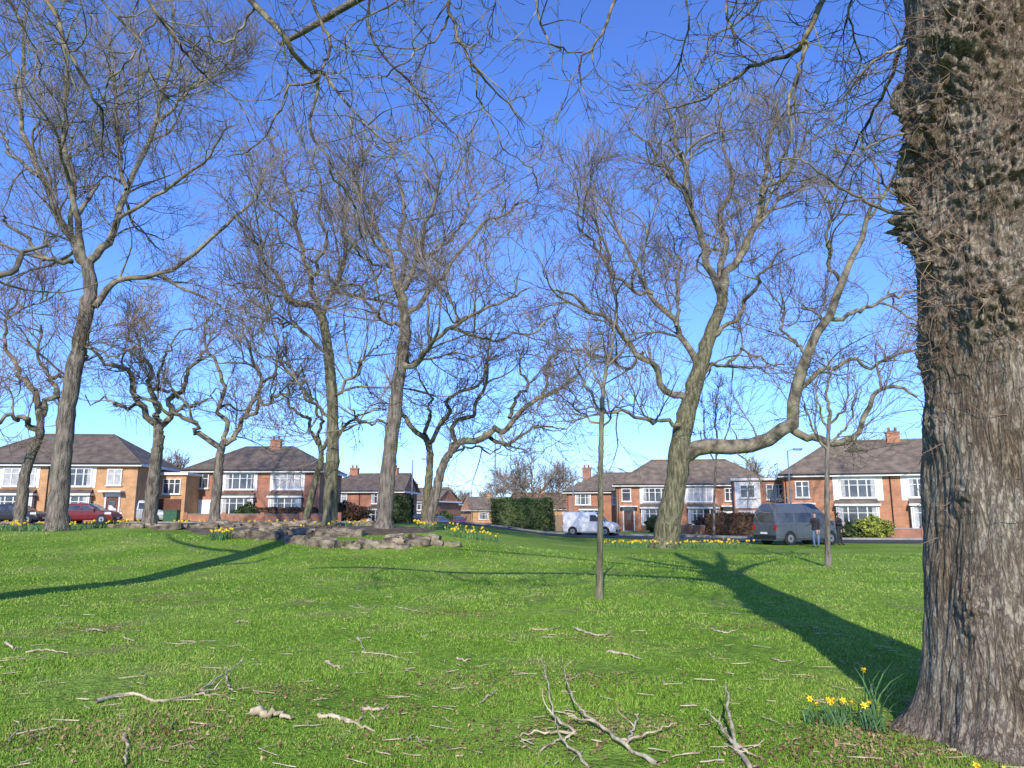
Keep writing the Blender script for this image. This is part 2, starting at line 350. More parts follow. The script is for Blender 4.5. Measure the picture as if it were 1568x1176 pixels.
def house(name,uL,D,a,w,d=8,he=5.0,hr=7.4,brick='brickA',roof='roofbr',hipL=3,hipR=3,wins=(),bays=(),doors=(),panels=(),chim=(),gar=(),zb=None):
    x0=gx(uL,D); cx,cy=x0+math.cos(a)*w/2,D+math.sin(a)*w/2
    z0=(th(cx,cy) if zb is None else zb)-.05
    e=empty(name,(x0,D,z0),a)
    b=MB(); b.box(0,w,0,d,-.5,he,brick)
    b.box(-.02,w+.02,-.02,d+.02,-.5,.3,'brickB' if brick!='brickB' else 'brickA')
    if hipL==0: b.poly([(0,0,he),(0,d,he),(0,d/2,hr-.05)],brick)
    if hipR==0: b.poly([(w,0,he),(w,d,he),(w,d/2,hr-.05)],brick)
    b.build('walls',e)
    r=MB(); o=.42; zl=he-.12
    A_,B_,C_,D_=(-o,-o,zl),(w+o,-o,zl),(w+o,d+o,zl),(-o,d+o,zl)
    RL=(hipL if hipL else -.15,d/2,hr); RR=(w-hipR if hipR else w+.15,d/2,hr)
    r.poly([A_,B_,RR,RL],roof); r.poly([C_,D_,RL,RR],roof)
    if hipL: r.poly([D_,A_,RL],roof)
    if hipR: r.poly([B_,C_,RR],roof)
    r.poly([(-o,-o,zl-.01),(-o,d+o,zl-.01),(w+o,d+o,zl-.01),(w+o,-o,zl-.01)],'white')
    r.cyl((RL[0],RL[1],hr),(RR[0],RR[1],hr),.11,.11,roof,8)
    for (p,q,c) in ((A_,RL,hipL),(D_,RL,hipL),(B_,RR,hipR),(C_,RR,hipR)):
        if c: r.cyl(p,q,.09,.09,roof,6)
    r.build('roof',e)
    g=MB(); g.box(-o,w+o,-o-.03,-o,zl-.2,zl+.02,'white'); g.box(-o-.03,-o-.001,-o,d+o,zl-.2,zl+.02,'white'); g.box(w+o+.001,w+o+.03,-o,d+o,zl-.2,zl+.02,'white')
    g.cyl((-o,-o-.09,zl),(w+o,-o-.09,zl),.06,.06,'black',8)
    for px in (w/2,.15): g.cyl((px,-.08,.1),(px,-.08,zl-.1),.045,.045,'black',8)
    g.build('gutters',e)
    wd=MB()
    for (x,z,ww,h) in panels: wd.box(x-ww/2,x+ww/2,-.05,.02,z,z+h,'white')
    for (x,z,ww,h,n) in wins: window(wd,x,z,ww,h,n,y=-.052,cur=random.random()<.25)
    for (x,z,ww,h,n) in bays:
        pr=.55; wd.box(x-ww/2-.15,x+ww/2+.15,-pr,.02,-.3,z-.15,brick)
        wd.box(x-ww/2-.1,x+ww/2+.1,-pr+.06,.02,z-.15,z+h+.06,'glass')
        for s in (-1,1):
            for yy in (-pr+.03,-pr/2): wd.box(x+s*(ww/2+.13)-.05,x+s*(ww/2+.13)+.05,yy-.04,yy+.04,z-.1,z+h,'white')
            wd.box(x+s*(ww/2+.08)-.1,x+s*(ww/2+.08)+.1,-pr+.002,-.02,z-.1,z-.02,'white')
        window(wd,x,z,ww,h,n,y=-pr+.06)
        wd.box(x-ww/2-.3,x+ww/2+.3,-pr-.22,.02,z+h+.08,z+h+.24,'white')
        wd.poly([(x-ww/2-.3,-pr-.22,z+h+.245),(x+ww/2+.3,-pr-.22,z+h+.245),(x+ww/2+.15,-.01,z+h+.6),(x-ww/2-.15,-.01,z+h+.6)],roof)
    wd.build('windows',e)
    dd=MB()
    for (x,c) in doors:
        dd.box(x-.5,x+.5,-.08,-.01,0,2.1,c); dd.box(x-.62,x-.5,-.1,-.012,0,2.2,'white'); dd.box(x+.5,x+.62,-.1,-.012,0,2.2,'white'); dd.box(x-.62,x+.62,-.1,-.012,2.2,2.5,'white')
        dd.box(x-.25,x+.25,-.1,-.081,1.2,1.9,'glass'); dd.box(x-.9,x+.9,-.8,-.013,2.55,2.68,'white'); dd.box(x-.7,x+.7,-.9,-.01,-.3,.12,'paving')
    for (x,ww) in gar:
        dd.box(x-ww/2,x+ww/2,-.07,-.01,0,2.1,'white')
        for i in range(7): dd.box(x-ww/2+.08,x+ww/2-.08,-.085,-.071,.15+i*.27,.33+i*.27,'white')
    if dd.v: dd.build('doors',e)
    c=MB()
    for x in chim:
        c.box(x-.5,x+.5,d/2-.35,d/2+.35,hr-1,hr+.75,brick); c.box(x-.56,x+.56,d/2-.41,d/2+.41,hr+.6,hr+.72,brick)
        for s in (-.25,.25): c.cyl((x+s,d/2,hr+.7),(x+s,d/2,hr+1.1),.13,.1,'roofrd',10)
    if c.v: c.build('chimney',e)
    return e
house('brick_house',1203,62,-.3,16,he=5.1,hr=8.0,hipL=4.2,hipR=4,brick='brickA',roof='roofbr',
  wins=[(1.4,3.2,1.0,1.2,2),(5.6,3.15,2.6,1.35,4),(10.6,3.15,2.6,1.35,4),(14.7,3.2,1.0,1.2,2)],
  panels=[(5.6,2.85,3.7,1.95),(10.6,2.85,3.7,1.95)],bays=[(5.4,.8,2.8,1.55,4),(10.8,.8,2.8,1.55,4)],doors=[(1.4,'door'),(14.7,'doorblue')],chim=(9.2,))
house('brick_house',945,79,-.12,16,he=5.0,hr=7.7,hipL=4,hipR=4,brick='brickA',roof='roofbr',
  wins=[(1.0,3.2,.9,1.2,1),(4,3.15,2.5,1.3,4),(8.6,3.15,2.5,1.3,4),(11.6,3.2,.9,1.2,2)],panels=[(4,2.9,3.2,1.8),(8.6,2.9,3.2,1.8)],
  bays=[(4,.8,2.7,1.5,4),(8.8,.8,2.7,1.5,4)],doors=[(1.2,'door'),(11.5,'white')])
house('brick_house',868,90,-.25,8,d=9,he=4.6,hr=6.9,hipL=3.5,hipR=0,brick='brickB',roof='roofbr',wins=[(2,3.0,1.8,1.1,3),(6,3.0,1,1.1,2)],bays=[(3,.8,2.3,1.4,3)],chim=(1.8,))
house('brick_house',-70,61,.06,14.2,he=5.0,hr=7.7,hipL=4,hipR=4,brick='brickL',roof='roofdk',
  wins=[(1.5,3.2,1.0,1.2,2),(4.8,3.1,2.5,1.35,4),(9.3,3.1,2.5,1.35,4),(12.4,3.2,1.1,1.2,2)],panels=[(4.8,2.9,3.2,1.7),(9.3,2.9,3.2,1.7)],
  bays=[(4.8,.8,2.6,1.4,4),(9.3,.8,2.6,1.4,4)],doors=[(12.4,'door'),(1.5,'door')])
house('brick_house',282,69,-.02,12.4,he=4.9,hr=7.3,hipL=3.8,hipR=3.8,brick='brickB',roof='roofdk',
  wins=[(1.5,3.2,1.1,1.2,2),(5,3.1,2.7,1.35,4),(9.4,3.1,2.7,1.35,4)],panels=[(5,2.9,3.2,1.7),(9.4,2.9,3.2,1.7)],
  bays=[(5,.8,2.6,1.4,4),(9.4,.8,2.6,1.4,4)],gar=[(1.4,2.2)],chim=(6.8,))
house('brick_house',486,88,-.1,10,he=4.6,hr=6.7,hipL=3,hipR=0,brick='brickB',roof='roofdk',wins=[(2.5,3.1,2,1.1,3),(7.5,3.1,2,1.1,3)],bays=[(2.5,.8,2.3,1.4,3),(7.5,.8,2.3,1.4,3)],chim=(8,3),zb=0)
for i,(u,D) in enumerate([(590,118),(618,145),(634,180),(648,225)]):
    house('brick_house',u-18,D,-.35,11,he=4.0,hr=6.0,hipL=0,hipR=0,brick='brickB',roof='roofrd' if i%2 else 'roofbr',wins=[(2.5,2.6,2,1.1,3),(8,2.6,2,1.1,3)],bays=[(2.5,.6,2.3,1.3,3),(8,.6,2.3,1.3,3)],chim=(5,),zb=0)
for i,(u,D) in enumerate([(722,150),(712,185),(704,225),(800,120)]):
    house('brick_house',u,D,.35,11,he=2.9,hr=5.4,hipL=0,hipR=0,brick='brickL',roof='roofrd' if i%2 else 'roofbr',wins=[(2.5,1,2,1.2,3),(8,1,2,1.2,3)],chim=(5,),zb=0)

def flat_ext(name,uL,D,a,w,h,d=5,brick='brickB'):
    x0=gx(uL,D); e=empty(name,(x0,D,th(x0+w/2,D)-.05),a)
    b=MB(); b.box(0,w,0,d,-.4,h,brick); b.build('walls',e)
    r=MB(); r.box(-.2,w+.2,-.25,d+.2,h+.002,h+.22,'white'); r.box(-.1,w+.1,-.15,d+.1,h+.222,h+.27,'roofdk'); r.build('roof',e)
    wd=MB()
    wd.box(.1,w/2-.1,-.05,-.003,2.3,h-.1,'white'); window(wd,w*.25,h-1.45,1.2,1.0,2,y=-.052); window(wd,w*.75,h-1.6,1.5,1.2,3,y=-.01)
    wd.box(.3,w/2-.15,-.07,-.004,0,2.1,'white'); wd.box(w/2+.2,w-.3,-.07,-.004,0,2.1,'door')
    for i in range(7):
        wd.box(.4,w/2-.25,-.085,-.071,.15+i*.27,.33+i*.27,'white')
    wd.build('garage_doors',e)
flat_ext('garage_extension',1125,66,-.25,4.7,4.7)
flat_ext('garage_extension',196,66,0,4.9,4.2,brick='brickL')

def lowwall(u0,D0,u1,D1,h=.7):
    p0=(gx(u0,D0),D0);p1=(gx(u1,D1),D1); L_=math.dist(p0,p1); a=math.atan2(p1[1]-p0[1],p1[0]-p0[0])
    b=MB(); b.box(0,L_,-.11,.11,-.3,h,'brickB'); b.box(-.02,L_+.02,-.15,.15,h+.001,h+.07,'paving')
    n=int(L_/3)
    for i in range(n+1): b.box(i*L_/n-.17,i*L_/n+.17,-.17,.17,-.3,h+.18,'brickB')
    z=th((p0[0]+p1[0])/2,(p0[1]+p1[1])/2)
    b.build('garden_wall',None,loc=(p0[0],p0[1],z),rz=a)
lowwall(1268,52,1560,50); lowwall(1010,72,1160,62); lowwall(285,64,520,64); lowwall(-60,59.5,170,60)
def fence(u0,D0,u1,D1,h=1.6):
    p0=(gx(u0,D0),D0);p1=(gx(u1,D1),D1); L_=math.dist(p0,p1); a=math.atan2(p1[1]-p0[1],p1[0]-p0[0]); b=MB()
    n=int(L_/.16)
    for i in range(n): b.box(i*.16,i*.16+.14,-.012,.012,0,h+random.uniform(-.03,.03),'fence')
    b.box(0,L_,.013,.06,.3,.4,'fence'); b.box(0,L_,.013,.06,h-.4,h-.3,'fence')
    b.build('timber_fence',None,loc=(p0[0],p0[1],th(*p0)),rz=a)
fence(828,76,880,74); fence(640,100,672,88,1.3)
def leafcloud(name,cx,cy,dims,mat,n,size=.12,box=False,core=True,seed=1,a=0):
    rng=np.random.default_rng(seed); d=norm(rng.normal(size=(n,3)))
    if box: 
        p=rng.uniform(-1,1,(n,3)); k=rng.integers(0,3,n); p[np.arange(n),k]=np.sign(p[np.arange(n),k])*rng.uniform(.9,1.05,n)
        p[:,2]+=.05*np.sin(p[:,0]*9)+.03*np.sin(p[:,0]*23)
    else:
        bump_=1+.18*np.sin(d[:,0]*5+1)*np.cos(d[:,1]*4)+.12*np.sin(d[:,2]*9+d[:,0]*7); p=d*(rng.uniform(.55,1.05,n)**.6*bump_)[:,None]
    P=p*np.array(dims)/2; P[:,2]+=dims[2]/2
    nr=norm(rng.normal(size=(n,3))+p); t=norm(np.cross(nr,rng.normal(size=(n,3)))); bt=np.cross(nr,t); s=(size*rng.uniform(.5,1.3,n))[:,None]
    V=np.stack([P-t*s,P+bt*s*.6,P+t*s,P-bt*s*.6],1).reshape(-1,3); Q=np.arange(n*4).reshape(-1,4)
    if core:
        g=12; th_=np.linspace(0,math.pi,g); ph=np.linspace(0,2*math.pi,2*g)
        TT,PP=np.meshgrid(th_,ph,indexing='ij'); S=np.stack([np.sin(TT)*np.cos(PP),np.sin(TT)*np.sin(PP),np.cos(TT)],-1)
        if box: S=np.sign(S)*np.abs(S)**.25
        C_=(S*np.array(dims)/2*(.93 if box else .72)); C_[...,2]+=dims[2]/2; I=np.arange(C_.shape[0]*C_.shape[1]).reshape(C_.shape[:2])+len(V)
        Q=np.concatenate([Q,np.stack([I[:-1,:-1],I[1:,:-1],I[1:,1:],I[:-1,1:]],-1).reshape(-1,4)]); V=np.concatenate([V,C_.reshape(-1,3)])
    o=fast_mesh(name,V,Q,[M[mat]],smooth=False); o.location=(cx,cy,th(cx,cy)-.05); o.rotation_euler=(0,0,a); return o
def lc(name,u,D,dims,mat,n,**k): return leafcloud(name,gx(u,D),D,dims,mat,n,**k)
lc('conifer_hedge',800,72,(5.4,3,2.9),'hedge',9000,box=True,seed=2,a=-.2)
lc('conifer_hedge',608,64,(2.4,2.2,2.3),'hedge',5000,box=True,seed=3)
lc('beech_hedge',1130,62,(5,1.4,1.8),'hedgebr',6000,box=True,seed=5,a=-.3)
lc('beech_hedge',440,65.6,(5,1.2,1.3),'hedgebr',4000,box=True,seed=6)
lc('garden_shrub',1335,51.2,(2.6,1.6,1.6),'shrub',3500,seed=7,size=.09)
lc('garden_shrub',1085,70,(2.6,2,1.7),'hedgebr',2500,seed=8)
lc('garden_shrub',1008,74,(2.4,2,1.6),'hedge',2500,seed=9)
lc('garden_shrub',380,66,(2.2,1.6,1.7),'hedge',2500,seed=10)
lc('garden_shrub',1300,51.3,(1.6,1.2,1.1),'hedge',1800,seed=12)
lc('conifer_tree',187,84,(3.2,3.2,8.2),'hedge',6000,seed=13,size=.2)
lc('garden_shrub',530,76,(5,3,2.0),'hedgebr',4000,seed=14,size=.13)
lc('garden_shrub',18,60,(3,1.5,1.5),'hedge',2500,seed=15)
lc('garden_shrub',680,110,(4,3,2.2),'hedge',2500,seed=17,size=.2)

def lamp(u,D,h,arm=1.0,name='street_lamp',w=1):
    b=MB(); b.cyl((0,0,-.2),(0,0,1.1),.11*w,.1*w,'metal'); b.cyl((0,0,1.1),(0,0,h),.065*w,.045*w,'metal')
    if arm: b.cyl((0,0,h),(arm,0,h+.15),.035,.03,'metal'); b.box(arm,arm+.65,-.13,.13,h+.08,h+.22,'metal'); b.box(arm+.05,arm+.6,-.1,.1,h+.04,h+.078,'glass')
    x=gx(u,D); b.build(name,None,loc=(x,D,th(x,D)))
lamp(1212,58,6.6,.5); lamp(630,78,6.5,.9,w=1.3); lamp(758,88,11,0,'telegraph_pole',w=1.7); lamp(878,80,5.5,.7,w=1.3)
M['bingreen']=nmat('bin_green',(.03,.09,.05),(.04,.12,.06),rough=.5)
def bin_(u,D,mat):
    b=MB(); b.box(-.28,.28,-.33,.33,.08,1.0,mat); b.box(-.31,.31,-.38,.36,1.002,1.08,mat); 
    for s in(-1,1): b.cyl((s*.3,.3,.1),(s*.24,.3,.1),.1,.1,'rubber')
    b.cyl((-.25,.42,1.0),(.25,.42,1.0),.02,.02,mat); x=gx(u,D); b.build('wheelie_bin',None,loc=(x,D,th(x,D)))
bin_(268,62,'bingreen'); bin_(258,62.3,'bingreen')

# ---------------------------------------------------------------- vehicles
def vmat(n,c): M[n]=nmat(n,tuple(a*.9 for a in c),c,rough=.25,spec=.6); return n
vmat('paint_grey',(.085,.10,.12)); vmat('paint_white',(.72,.73,.74)); vmat('paint_red',(.18,.015,.02)); vmat('paint_blue',(.03,.08,.2)); vmat('paint_black',(.03,.03,.035)); vmat('paint_silver',(.42,.43,.44))
M['tail']=nmat('tail_lamp',(.4,.02,.02),(.45,.03,.02),rough=.2); M['head']=nmat('head_lamp',(.7,.7,.7),(.8,.8,.8),rough=.1)
def vehicle(name,x,y,a,kind,paint):
    if kind=='van':   top=[(-2.2,1.15),(-2.17,1.72),(-2.05,1.84),(.3,1.86),(.62,1.80),(1.35,1.12),(2.0,.95),(2.17,.72),(2.2,.5)]; W=1.8; belt=1.08; wind=(.6,1.37); sw=[[(.1,1.12),(.1,1.62),(.55,1.62),(1.12,1.12)]]; wx=(-1.35,1.35); wr=.32
    elif kind=='camper': top=[(-2.45,1.0),(-2.42,1.85),(-2.25,2.0),(-2.0,2.22),(.6,2.26),(1.0,1.98),(1.12,1.88),(1.85,1.2),(2.3,1.02),(2.43,.8),(2.45,.5)]; W=1.9; belt=1.15; wind=(1.1,1.87); sw=[[(-2.2,1.22),(-2.2,1.72),(-1.15,1.74),(-1.15,1.22)],[(-1.0,1.22),(-1.0,1.74),(.2,1.74),(.2,1.22)],[(.35,1.22),(.35,1.74),(1.0,1.74),(1.5,1.22)]]; wx=(-1.5,1.5); wr=.34
    else: top=[(-2.0,.75),(-1.97,.98),(-1.75,1.25),(-1.45,1.42),(-.3,1.48),(.2,1.42),(1.0,.98),(1.7,.86),(1.97,.68),(2.02,.45)]; W=1.74; belt=.92; wind=(.18,1.02); sw=[[(-1.45,.96),(-1.3,1.28),(-.4,1.34),(-.4,.96)],[(-.32,.96),(-.32,1.34),(.18,1.32),(.75,.96)]]; wx=(-1.25,1.27); wr=.31
    e=empty(name,(x,y,th(x,y)+.03),a)
    tx=[p[0] for p in top]; tz=[p[1] for p in top]
    st=sorted(set(tx+list(np.linspace(tx[0],tx[-1],15))))
    zt=np.interp(st,tx,tz); hw=lambda z: W/2-max(0,z-belt)*.2
    rings=[]
    for i,(xx,zz) in enumerate(zip(st,zt)):
        end=min(xx-tx[0],tx[-1]-xx); k=.93+.07*min(1,end/.25); zb=min(belt,zz-.08); h=hw(zz)
        half=[(W/2*.9,.24),(W/2*.98,.36),(W/2,.62 if zb>.66 else zb*.8),(W/2 if zb==belt else W/2*.98,zb),(h-.02,zz-.08),(h-.12,zz-.01),(h*.5,zz+.025),(0,zz+.03)]
        ring=[(xx,y_*k,z_) for y_,z_ in half]+[(xx,-y_*k,z_) for y_,z_ in half[-2::-1]]; rings.append(ring)
    b=MB(); n=len(rings[0])
    for i in range(len(rings)-1):
        mx=(st[i]+st[i+1])/2
        for j in range(n-1):
            k=paint
            if wind[0]<mx<wind[1] and 4<=j<=n-6: k='glass'
            b.poly([rings[i][j],rings[i+1][j],rings[i+1][j+1],rings[i][j+1]],k)
        b.poly([rings[i][0],rings[i][-1],rings[i+1][-1],rings[i+1][0]],'black')
    b.poly(rings[0],paint); b.poly(rings[-1][::-1],paint); b.build('body',e)
    g=MB()
    for s in(-1,1):
        for w_ in sw:
            g.poly([(px,s*(hw(pz)+.012),pz) for px,pz in w_],'glass')
        for xw in wx:
            g.cyl((xw,s*(W/2+.006),wr+.02),(xw,s*(W/2-.2),wr+.02),wr+.07,wr+.07,'black',20)
        g.box(tx[-1]-.55 if kind!='camper' else tx[-1]-.4,tx[-1]-.1,s*W/2*.965-.03,s*W/2*.965+.03,.68,.82,'head')
        g.box(tx[0]-.015,tx[0]+.1,s*W/2*.86-.08,s*W/2*.86+.08,.8,1.1 if kind!='car' else .95,'tail')
        mx_=wind[0]+.45; g.box(mx_,mx_+.12,min(s*(W/2+.02),s*(W/2+.18)),max(s*(W/2+.02),s*(W/2+.18)),belt,belt+.16,paint)
        g.box(-.3,-.16,s*(W/2+.001)-.012,s*(W/2+.001)+.012,belt-.12,belt-.09,'black')
        g.box(.28,.29,s*(W/2+.003)-.004,s*(W/2+.003)+.004,.35,belt,'black')
        if kind!='car': g.box(-1.05,-1.04,s*(W/2+.003)-.004,s*(W/2+.003)+.004,.35,belt+.05,'black')
    if kind=='camper': g.box(-2.46,-2.44,-.65,.65,1.25,1.72,'glass')
    if kind=='van': g.box(-2.21,-2.19,-.6,-.05,1.2,1.6,'glass'); g.box(-2.21,-2.19,.05,.6,1.2,1.6,'glass')
    if kind=='car': g.poly([(-1.975,-.6,1.0),(-1.975,.6,1.0),(-1.77,.52,1.26),(-1.77,-.52,1.26)],'glass')
    g.box(tx[0]-.05,tx[0]+.2,-W/2*.9,W/2*.9,.33,.52,'black'); g.box(tx[-1]-.2,tx[-1]+.04,-W/2*.88,W/2*.88,.3,.48,'black')
    g.box(tx[0]-.065,tx[0]-.051,-.26,.26,.58,.69,'head'); g.box(tx[-1]+.041,tx[-1]+.05,-.26,.26,.36,.46,'head')
    g.build('windows_and_trim',e)
    w=MB()
    for s in(-1,1):
        for xw in wx:
            w.cyl((xw,s*(W/2+.015),wr),(xw,s*(W/2-.19),wr),wr,wr,'rubber',24); w.cyl((xw,s*(W/2+.02),wr),(xw,s*(W/2-.01),wr),wr*.62,wr*.66,'metal',16); w.cyl((xw,s*(W/2+.03),wr),(xw,s*(W/2),wr),.06,.06,'black',8)
    w.build('wheels',e); return e
def veh(name,u,D,a,k,p): vehicle(name,gx(u,D),D,a,k,p)
veh('camper_van',1220,43,.42,'camper','paint_grey')
veh('white_van',905,62,-.35,'van','paint_white')
veh('parked_car',138,56,.05,'car','paint_red')
veh('parked_car',672,95,-1.2,'car','paint_blue'); veh('parked_car',702,104,-1.4,'car','paint_red')
veh('white_van',212,63,.3,'van','paint_silver')
veh('parked_car',28,58.5,0,'car','paint_black'); veh('parked_car',640,88,-1.3,'car','paint_black')

# ---------------------------------------------------------------- people
M['skin']=nmat('skin',(.45,.27,.2),(.52,.33,.25),rough=.6); M['jacket']=nmat('dark_jacket',(.02,.022,.028),(.045,.045,.05),rough=.9)
M['jeans']=nmat('blue_jeans',(.08,.13,.24),(.14,.21,.34),rough=.9); M['trous']=nmat('dark_trousers',(.02,.02,.022),(.04,.04,.045),rough=.9); M['hair']=nmat('brown_hair',(.04,.025,.015),(.09,.06,.04),rough=.8)
M['shoe']=nmat('shoes',(.03,.02,.015),(.06,.04,.03),rough=.6)
def person(name,x,y,a,jacket,trousers,pose=0):
    v=[];ed=[];r=[]
    def add(p,rad,par=None):
        v.append(p); r.append(rad)
        if par is not None: ed.append((par,len(v)-1))
        return len(v)-1
    pel=add((0,0,.95),.15); wa=add((0,.0,1.1),.135,pel); ch=add((0,-.01,1.3),.155,wa); nk0=add((0,0,1.45),.085,ch); nk=add((0,.01,1.52),.055,nk0); hd=add((0,.02,1.62),.085,nk); ht=add((0,.01,1.7),.08,hd)
    hands=[]
    for s in(-1,1):
        hip=add((s*.1,0,.88),.105,pel); kn=add((s*.12,.03 if s>0 else -.02,.5),.065,hip); an=add((s*.13,-.03 if s>0 else .02,.1),.045,kn); add((s*.15,(-.03 if s>0 else .02)+.17,.045),.04,an)
        sh=add((s*.19,-.01,1.4),.07,ch)
        if pose and s>0: el=add((s*.27,.06,1.15),.052,sh); w=add((s*.12,.28,1.18),.033,el); fd=Vector((-.5,.8,.1)).normalized()
        else: el=add((s*.25,-.02,1.12),.05,sh); w=add((s*.27,.08,.88),.032,el); fd=Vector((0,.2,-1)).normalized()
        wp=Vector(v[w]); pm=add(tuple(wp+fd*.07),.03,w); hands.append((wp,fd))
        sd=Vector((0,1,.1)) if abs(fd.z)>.5 else Vector((0,0,1))
        for i,(o,l) in enumerate(((-.028,.06),(-.009,.075),(.010,.07),(.028,.055))):
            k=add(tuple(wp+fd*.09+sd*o),.010,pm); k2=add(tuple(wp+fd*(.09+l*.6)+sd*o+Vector((-s*.008,0,0))),.009,k); add(tuple(wp+fd*(.09+l)+sd*o+Vector((-s*.022,0,0))),.008,k2)
        k=add(tuple(wp+fd*.04+sd*.04),.012,pm); add(tuple(wp+fd*.08+sd*.06),.010,k)
    me=bpy.data.meshes.new('t'); me.from_pydata(v,ed,[]); ob=bpy.data.objects.new('t',me); scene.collection.objects.link(ob)
    sk=ob.modifiers.new('s','SKIN'); sl=me.skin_vertices[0].data
    for i,rad in enumerate(r): sl[i].radius=(rad*(1.15 if i in(1,2) else 1),rad)
    sl[0].use_root=True; sb=ob.modifiers.new('b','SUBSURF'); sb.levels=2; sb.render_levels=2
    dg=bpy.context.evaluated_depsgraph_get(); m2=bpy.data.meshes.new_from_object(ob.evaluated_get(dg)); bpy.data.objects.remove(ob)
    m2.materials.clear()
    for k in (jacket,trousers,'skin','shoe'): m2.materials.append(M[k])
    for p in m2.polygons:
        c=p.center; p.use_smooth=True; mi=0
        if c.z<.9 and abs(c.x)<.22: mi=1
        if c.z<.09: mi=3
        if c.z>1.5: mi=2
        for wp,fd in hands:
            if (c-wp).dot(fd)>0 and (c-wp).length<.25: mi=2
        p.material_index=mi
    e=empty(name,(x,y,th(x,y)+.02),a); o=bpy.data.objects.new('body',m2); link(o,e)
    def ball(nm,c,s,mat,cut=None):
        bm=bmesh.new(); bmesh.ops.create_uvsphere(bm,u_segments=18,v_segments=14,radius=1)
        for q in bm.verts: q.co=Vector((q.co.x*s[0]+c[0],q.co.y*s[1]+c[1],q.co.z*s[2]+c[2]))
        if cut: bmesh.ops.delete(bm,geom=[q for q in bm.verts if cut(q.co)],context='VERTS')
        m=bpy.data.meshes.new(nm); bm.to_mesh(m); bm.free(); m.materials.append(M[mat]); [setattr(p,'use_smooth',True) for p in m.polygons]; link(bpy.data.objects.new(nm,m),e)
    ball('head',(0,.02,1.64),(.075,.095,.115),'skin'); ball('hair',(0,.008,1.655),(.085,.103,.118),'hair',cut=lambda c:c.y>.05 and c.z<1.7 or c.z<1.6)
    ball('nose',(0,.118,1.635),(.012,.018,.02),'skin'); ball('mouth',(0,.105,1.59),(.022,.008,.006),'door')
    for s in(-1,1): ball('eye',(s*.03,.1,1.655),(.011,.01,.009),'black'); ball('ear',(s*.078,.01,1.635),(.01,.02,.03),'skin')
    ball('jacket_hem',(0,0,.93),(.205,.15,.13),jacket,cut=lambda c:c.z<.86)
    return e
person('standing_man',gx(1247,39),39,2.2,'jacket','jeans',1)
person('standing_woman',gx(1283,40.5),40.5,-2.6,'jacket','trous',1)

# ---------------------------------------------------------------- stones
def stones():
    rng=random.Random(3); V=[];Q=[]
    bm=bmesh.new(); bmesh.ops.create_cube(bm,size=1); bmesh.ops.subdivide_edges(bm,edges=bm.edges[:],cuts=4,use_grid_fill=True); bv=[v.co.copy() for v in bm.verts]; bf=[[v.index for v in f.verts] for f in bm.faces]; bm.free()
    L_=[]
    for i in range(30):
        t=i/29; u=375+t*275+rng.uniform(-5,5); D=30.5-3.0*math.sin(t*2.6)+rng.uniform(-.3,.3); L_.append((u,D,rng.uniform(.4,1.15),rng.uniform(.35,.6),rng.uniform(.10,.26)))
    for i in range(14): L_.append((388+rng.uniform(0,40)+i*9,31.5+rng.uniform(-.8,1.2),rng.uniform(.6,1.2),.6,rng.uniform(.14,.28)))
    for i in range(30): t=i/29; L_.append((185+t*220+rng.uniform(-4,4),35.5+rng.uniform(-1.5,1.5),rng.uniform(.5,1.3),.5,rng.uniform(.08,.2)))
    for i in range(14): L_.append((595+rng.uniform(0,100),28.5+rng.uniform(-1.2,3),rng.uniform(.3,.8),.45,rng.uniform(.10,.22)))
    for i in range(18): L_.append((330+i*15,37.5+rng.uniform(-.6,.6),rng.uniform(.6,1.2),.6,rng.uniform(.16,.32)))
    for (u,D,a,b,h) in L_:
        x=gx(u,D); z=th(x,D); R=Matrix.Rotation(rng.uniform(-.4,.4),3,'Z')@Matrix.Rotation(rng.uniform(-.16,.16),3,'Y')@Matrix.Rotation(rng.uniform(-.16,.16),3,'X'); o=Vector((rng.random()*50,)*3); base=len(V)
        for c in bv:
            q=c*1.0; s=1/(1+.4*max(0,q.length-.6)); q=q*s; q=Vector((q.x*a,q.y*b,q.z*h*1.5)); q+=noise.noise_vector(q*2.3+o)*.11+noise.noise_vector(q*7+o)*.045
            q=R@q; V.append((x+q.x,D+q.y,z+q.z+h*.3))
        Q+=[[base+k for k in f] for f in bf]
    fast_mesh('stone_rockery',V,Q,[M['stone']],smooth=False)
stones()
g=np.linspace(0,2*math.pi,49)[:-1]; cx,cy=gx(480,34.5),34.5
V=[(cx,cy,th(cx,cy)+.16)]; 
for k,rr in enumerate((.5,.8,1.0)):
    for t in g:
        x=cx+math.cos(t)*6.2*rr*(1+.08*math.sin(3*t)); y=cy+math.sin(t)*4.2*rr; V.append((x,y,th(x,y)+(.12,.06,-.03)[k]+.05*noise.noise(Vector((x,y,0)))))
f=[[0,1+i,1+(i+1)%48] for i in range(48)]+[[1+k*48+i,1+(k+1)*48+i,1+(k+1)*48+(i+1)%48,1+k*48+(i+1)%48] for k in range(2) for i in range(48)]
me=bpy.data.meshes.new('soil_bed'); me.from_pydata(V,[],f); me.materials.append(M['soil']); link(bpy.data.objects.new('soil_bed',me))

